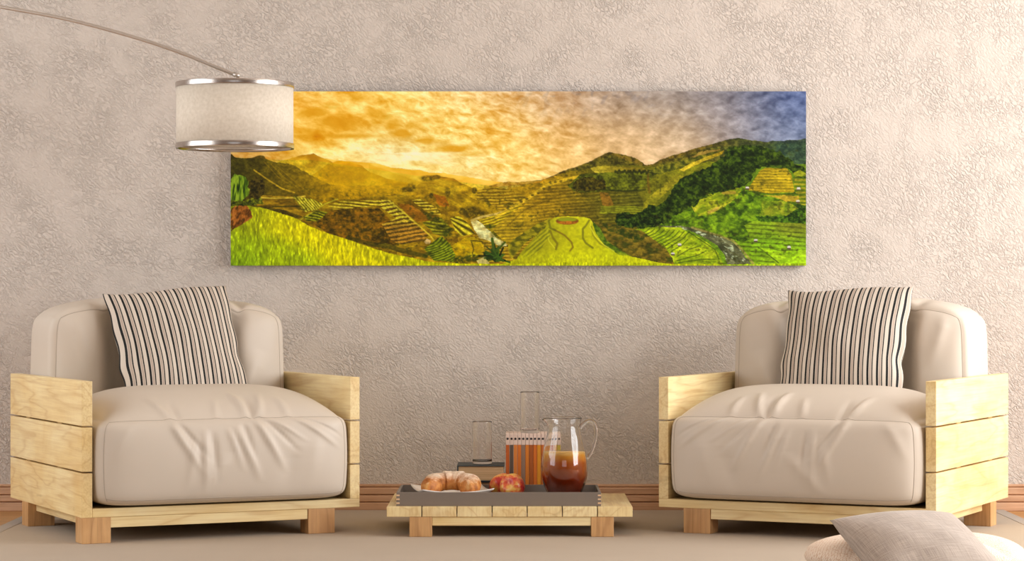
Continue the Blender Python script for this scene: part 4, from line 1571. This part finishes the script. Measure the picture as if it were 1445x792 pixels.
    kn = P.field([(740, 362, (140, 136, 20)), (765, 338, (142, 136, 22)), (775, 325, (150, 144, 22)), (800, 310, (196, 192, 28)), (800, 340, (184, 180, 18)), (830, 330, (176, 172, 20)), (800, 366, (186, 186, 16)), (880, 368, (178, 182, 18))], 20)
    P.lay(knoll, kn * (.84 + .32 * P.fbm(4, 3, 3, 101))[..., None])
    P.lay(P.poly([(836, 312), (846, 322), (856, 340), (876, 354), (888, 361), (874, 360), (856, 350), (846, 338), (838, 324)], 1), P.tex((84, 108, 22), (52, 74, 14), (112, 132, 28), bush))
    for pl, w, c in [([(781, 324), (796, 332), (806, 342), (808, 349), (804, 354)], 1.3, (108, 84, 20)), ([(776, 326), (780, 336), (786, 344), (784, 352)], 1.5, (104, 92, 20)), ([(774, 312), (776, 322), (783, 325)], 1.5, (92, 90, 20)),
                     ([(831, 311), (826, 319), (822, 323), (822, 336), (826, 343), (836, 350)], 1.4, (96, 94, 22)), ([(834, 320), (836, 332), (846, 344), (860, 351)], 1.0, (120, 116, 22)), ([(834, 312), (832, 320), (840, 334), (852, 346), (866, 355)], .8, (210, 204, 60)),
                     ([(756, 332), (762, 340), (758, 352), (744, 360)], .9, (110, 112, 20)), ([(772, 326), (774, 340), (782, 350)], .8, (206, 200, 50))]:
        P.line(pl, w, c, .7)
    P.lay(P.poly([(733, 364), (748, 345), (762, 330), (774, 320), (776, 332), (766, 348), (752, 362)], 1.0) * .6, P.tex((138, 134, 24), (92, 96, 20), (176, 168, 30), P.stripes(5, -.7, 1, 20, 37)))
    P.lay(knoll * np.clip((y - 352) / 10, 0, 1) * .5, np.array((190, 190, 18)) * (.5 + P.fbm(2.2, 5, 3, 141, gain=.7))[..., None])
    P.lay(P.ell(800, 312, 16, 5.2, .15), (110, 66, 22))
    P.lay(P.ell(800, 310, 13.5, 2.8, .3), (132, 140, 28))
    P.lay(P.ell(800, 314.3, 13, 2.2, .6) * np.clip(bush2 * 2 - .3, 0, 1), (186, 110, 30))

    # ---- foreground grass
    gr = P.below([(325, 291), (350, 289.5), (358, 292), (372, 294), (390, 299), (405, 304), (420, 309), (432, 317), (445, 323), (470, 332), (490, 338), (510, 345), (530, 352), (555, 359), (580, 364), (604, 369), (640, 372), (720, 372.5), (800, 370.5), (900, 371), (960, 373), (1040, 373.5), (1137, 372)], 1.2, 3, 8)
    blades = P.fbm(2.0, 7, 3, 103, rot=.10, gain=.7)
    bl2 = P.fbm(2.6, 9, 2, 107, rot=-.15, gain=.7)
    gcol = P.field([(345, 310, (150, 156, 18)), (400, 310, (196, 186, 14)), (440, 330, (206, 190, 10)), (340, 350, (150, 170, 18)), (400, 360, (166, 180, 14)), (470, 350, (206, 192, 10)), (520, 362, (196, 186, 12)), (600, 372, (180, 180, 16)), (340, 372, (110, 140, 18)), (420, 373, (126, 146, 16)), (1130, 373, (150, 172, 24)), (760, 373, (180, 184, 16))], 24)
    gcol = gcol * (.36 + 1.25 * (.6 * blades + .4 * bl2))[..., None]
    gcol = gcol + (np.clip((blades - .66) * 5, 0, 1) * 40)[..., None] * np.array((1, 1, .5))
    P.lay(gr, np.clip(gcol, 0, 255))
    red = P.poly([(325, 296), (334, 288), (346, 287), (352, 296), (356, 306), (345, 315), (325, 326)], 2, 4)
    P.lay(red, P.tex((132, 76, 26), (76, 46, 14), (176, 108, 44), P.fbm(2.5, 5, 3, 109, rot=.5), .3, .7))
    P.lay(P.poly([(325, 280), (345, 284), (365, 276), (372, 288), (350, 290), (325, 292)], 2, 4), P.tex((78, 82, 16), (36, 40, 10), (128, 130, 26), bush2))
    tuft = P.poly([(325, 254), (330, 246), (338, 247), (346, 250), (352, 262), (350, 276), (340, 284), (325, 282)], 2, 4)
    P.lay(tuft, P.tex((80, 108, 20), (26, 42, 8), (136, 160, 40), P.fbm(2.4, 12, 3, 111, rot=.1), .3, .7))
    P.lay(P.poly([(350, 258), (360, 248), (372, 258), (374, 272), (362, 282), (352, 276)], 3, 4), P.tex((48, 40, 12), (26, 24, 8), (80, 66, 20), bush2))

    # banana plant by the river
    r = np.random.RandomState(4)
    for k in range(34):
        a = r.uniform(-.25, math.pi + .25)
        L = r.uniform(9, 21)
        bx, by = 699 + r.uniform(-5, 5), 364 + r.uniform(-3, 5)
        ex, ey = bx + math.cos(a) * L, by - math.sin(a) * L * .85
        mx_, my_ = (bx + ex) / 2, (by + ey) / 2 - 2
        c = np.array((34, 50, 14)) * r.uniform(.5, 1.9)
        P.line([(bx, by), (mx_, my_), (ex, ey)], r.uniform(.7, 1.4), c)
    P.line([(696, 352), (694, 337)], 2.0, (64, 84, 24))
    P.line([(700, 355), (712, 342)], 1.4, (60, 80, 22))

    # huts
    for (cx_, cy_) in [(958.5, 345), (949, 358), (1066, 339), (1113, 349), (1126.5, 266), (1125.5, 284), (1054, 265)]:
        P.lay(P.poly([(cx_ - 3, cy_ + .5), (cx_ + 2.5, cy_ + .5), (cx_ + 2.5, cy_ + 3), (cx_ - 2.5, cy_ + 3)]), (84, 66, 50))
        P.lay(P.poly([(cx_ - 2.8, cy_ + 1), (cx_ - 1.9, cy_ - 1.6), (cx_ + 2, cy_ - 1.6), (cx_ + 2.6, cy_ + 1)]), (196, 186, 176))
    # warm haze over the sunlit valley
    hz = np.exp(-(((x - 540) / 110) ** 2 + ((y - 240) / 26) ** 2)) * np.clip((y - 215) / 20, 0, 1)
    P.lay(hz * .26, (240, 190, 50))
    return np.clip(P.img, 0, 255)


PNX, PNY = 1120, 340
pimg = paint(PNX, PNY) / 255.0
pimg = np.clip(pimg + .05 * (pimg - pimg.mean(2, keepdims=True)), 0, 1)
plin = np.where(pimg <= .04045, pimg / 12.92, ((pimg + .055) / 1.055) ** 2.4)
plin = np.clip(plin * np.array((1.04, 1.10, 1.04)), 0, .97)
CY = 9.522                                   # front of the canvas
c0, c1 = px(325, 375, CY), px(1137, 129, CY)
canvas = empty('canvas_print', ((c0.x + c1.x) / 2, WALL_Y, (c0.z + c1.z) / 2))
tag(canvas, 'wide landscape canvas of golden rice terraces hanging on the plaster wall', 'picture')
hw, hh = (c1.x - c0.x) / 2, (c1.z - c0.z) / 2
gx, gz = np.meshgrid(np.linspace(-hw, hw, PNX), np.linspace(hh, -hh, PNY))
co = np.stack((gx.ravel(), np.full(gx.size, CY - WALL_Y), gz.ravel()), 1)
me = bpy.data.meshes.new('picture_face')
ii = np.arange(PNX * PNY).reshape(PNY, PNX)
quads = np.stack((ii[:-1, :-1].ravel(), ii[1:, :-1].ravel(), ii[1:, 1:].ravel(), ii[:-1, 1:].ravel()), 1).astype(np.int32)
me.vertices.add(len(co))
me.vertices.foreach_set('co', co.ravel().astype(np.float32))
me.loops.add(quads.size)
me.loops.foreach_set('vertex_index', quads.ravel())
me.polygons.add(len(quads))
me.polygons.foreach_set('loop_start', np.arange(0, quads.size, 4, dtype=np.int32))
me.update(calc_edges=True)
at = me.color_attributes.new('print', 'FLOAT_COLOR', 'POINT')
at.data.foreach_set('color', np.concatenate((plin.reshape(-1, 3), np.ones((PNX * PNY, 1))), 1).astype(np.float32).ravel())
link('picture_face', me, M['print'], canvas, False, False)
bm = bmesh.new()
add_box(bm, -hw, hw, CY - WALL_Y + .0004, -.001, -hh, hh, bev=0)
from_bm('stretcher_frame', bm, M['canvas_side'], canvas)

# ------------------------------------------------------------------ light, world, camera
def area(name, loc, rot, sx, sy, power, col):
    l = bpy.data.lights.new(name, 'AREA')
    l.shape = 'RECTANGLE'
    l.size, l.size_y = sx, sy
    l.energy = power
    l.color = col
    o = bpy.data.objects.new(name, l)
    C.objects.link(o)
    o.location = loc
    o.rotation_euler = rot
    return o


def mid(h, k):
    return (h[k] + h[k + 1]) / 2


area('daylight_right', (RX1 + .12, mid(W_RIGHT, 0), mid(W_RIGHT, 2)), (0, math.radians(90), 0), W_RIGHT[3] - W_RIGHT[2], W_RIGHT[1] - W_RIGHT[0], 345, (.965, .985, 1.0))
area('daylight_left', (RX0 - .12, mid(W_LEFT, 0), mid(W_LEFT, 2)), (0, math.radians(-90), 0), W_LEFT[3] - W_LEFT[2], W_LEFT[1] - W_LEFT[0], 112, (.96, .98, 1.0))
area('daylight_front', (0, RY0 - .12, mid(W_FRONT, 2)), (math.radians(90), 0, 0), W_FRONT[1] - W_FRONT[0], W_FRONT[3] - W_FRONT[2], 30, (.96, .98, 1.0))

w = bpy.data.worlds.new('World')
bpy.context.scene.world = w
w.use_nodes = True
bg = w.node_tree.nodes['Background']
bg.inputs[0].default_value = (.9, .95, 1.0, 1)
bg.inputs[1].default_value = 0.6

cam = bpy.data.cameras.new('camera')
co_ = bpy.data.objects.new('camera', cam)
C.objects.link(co_)
co_.location = (0, 0, H)
co_.rotation_euler = (math.radians(90), 0, 0)
cam.sensor_width = 36
cam.lens = 36 * F / 1445
cam.shift_y = 21.0 / 1445
cam.clip_end = 60
S = bpy.context.scene
S.camera = co_
S.view_settings.view_transform = 'Standard'
S.view_settings.look = 'None'
S.view_settings.gamma = 1
S.view_settings.use_curve_mapping = False
S.view_settings.exposure = -0.5
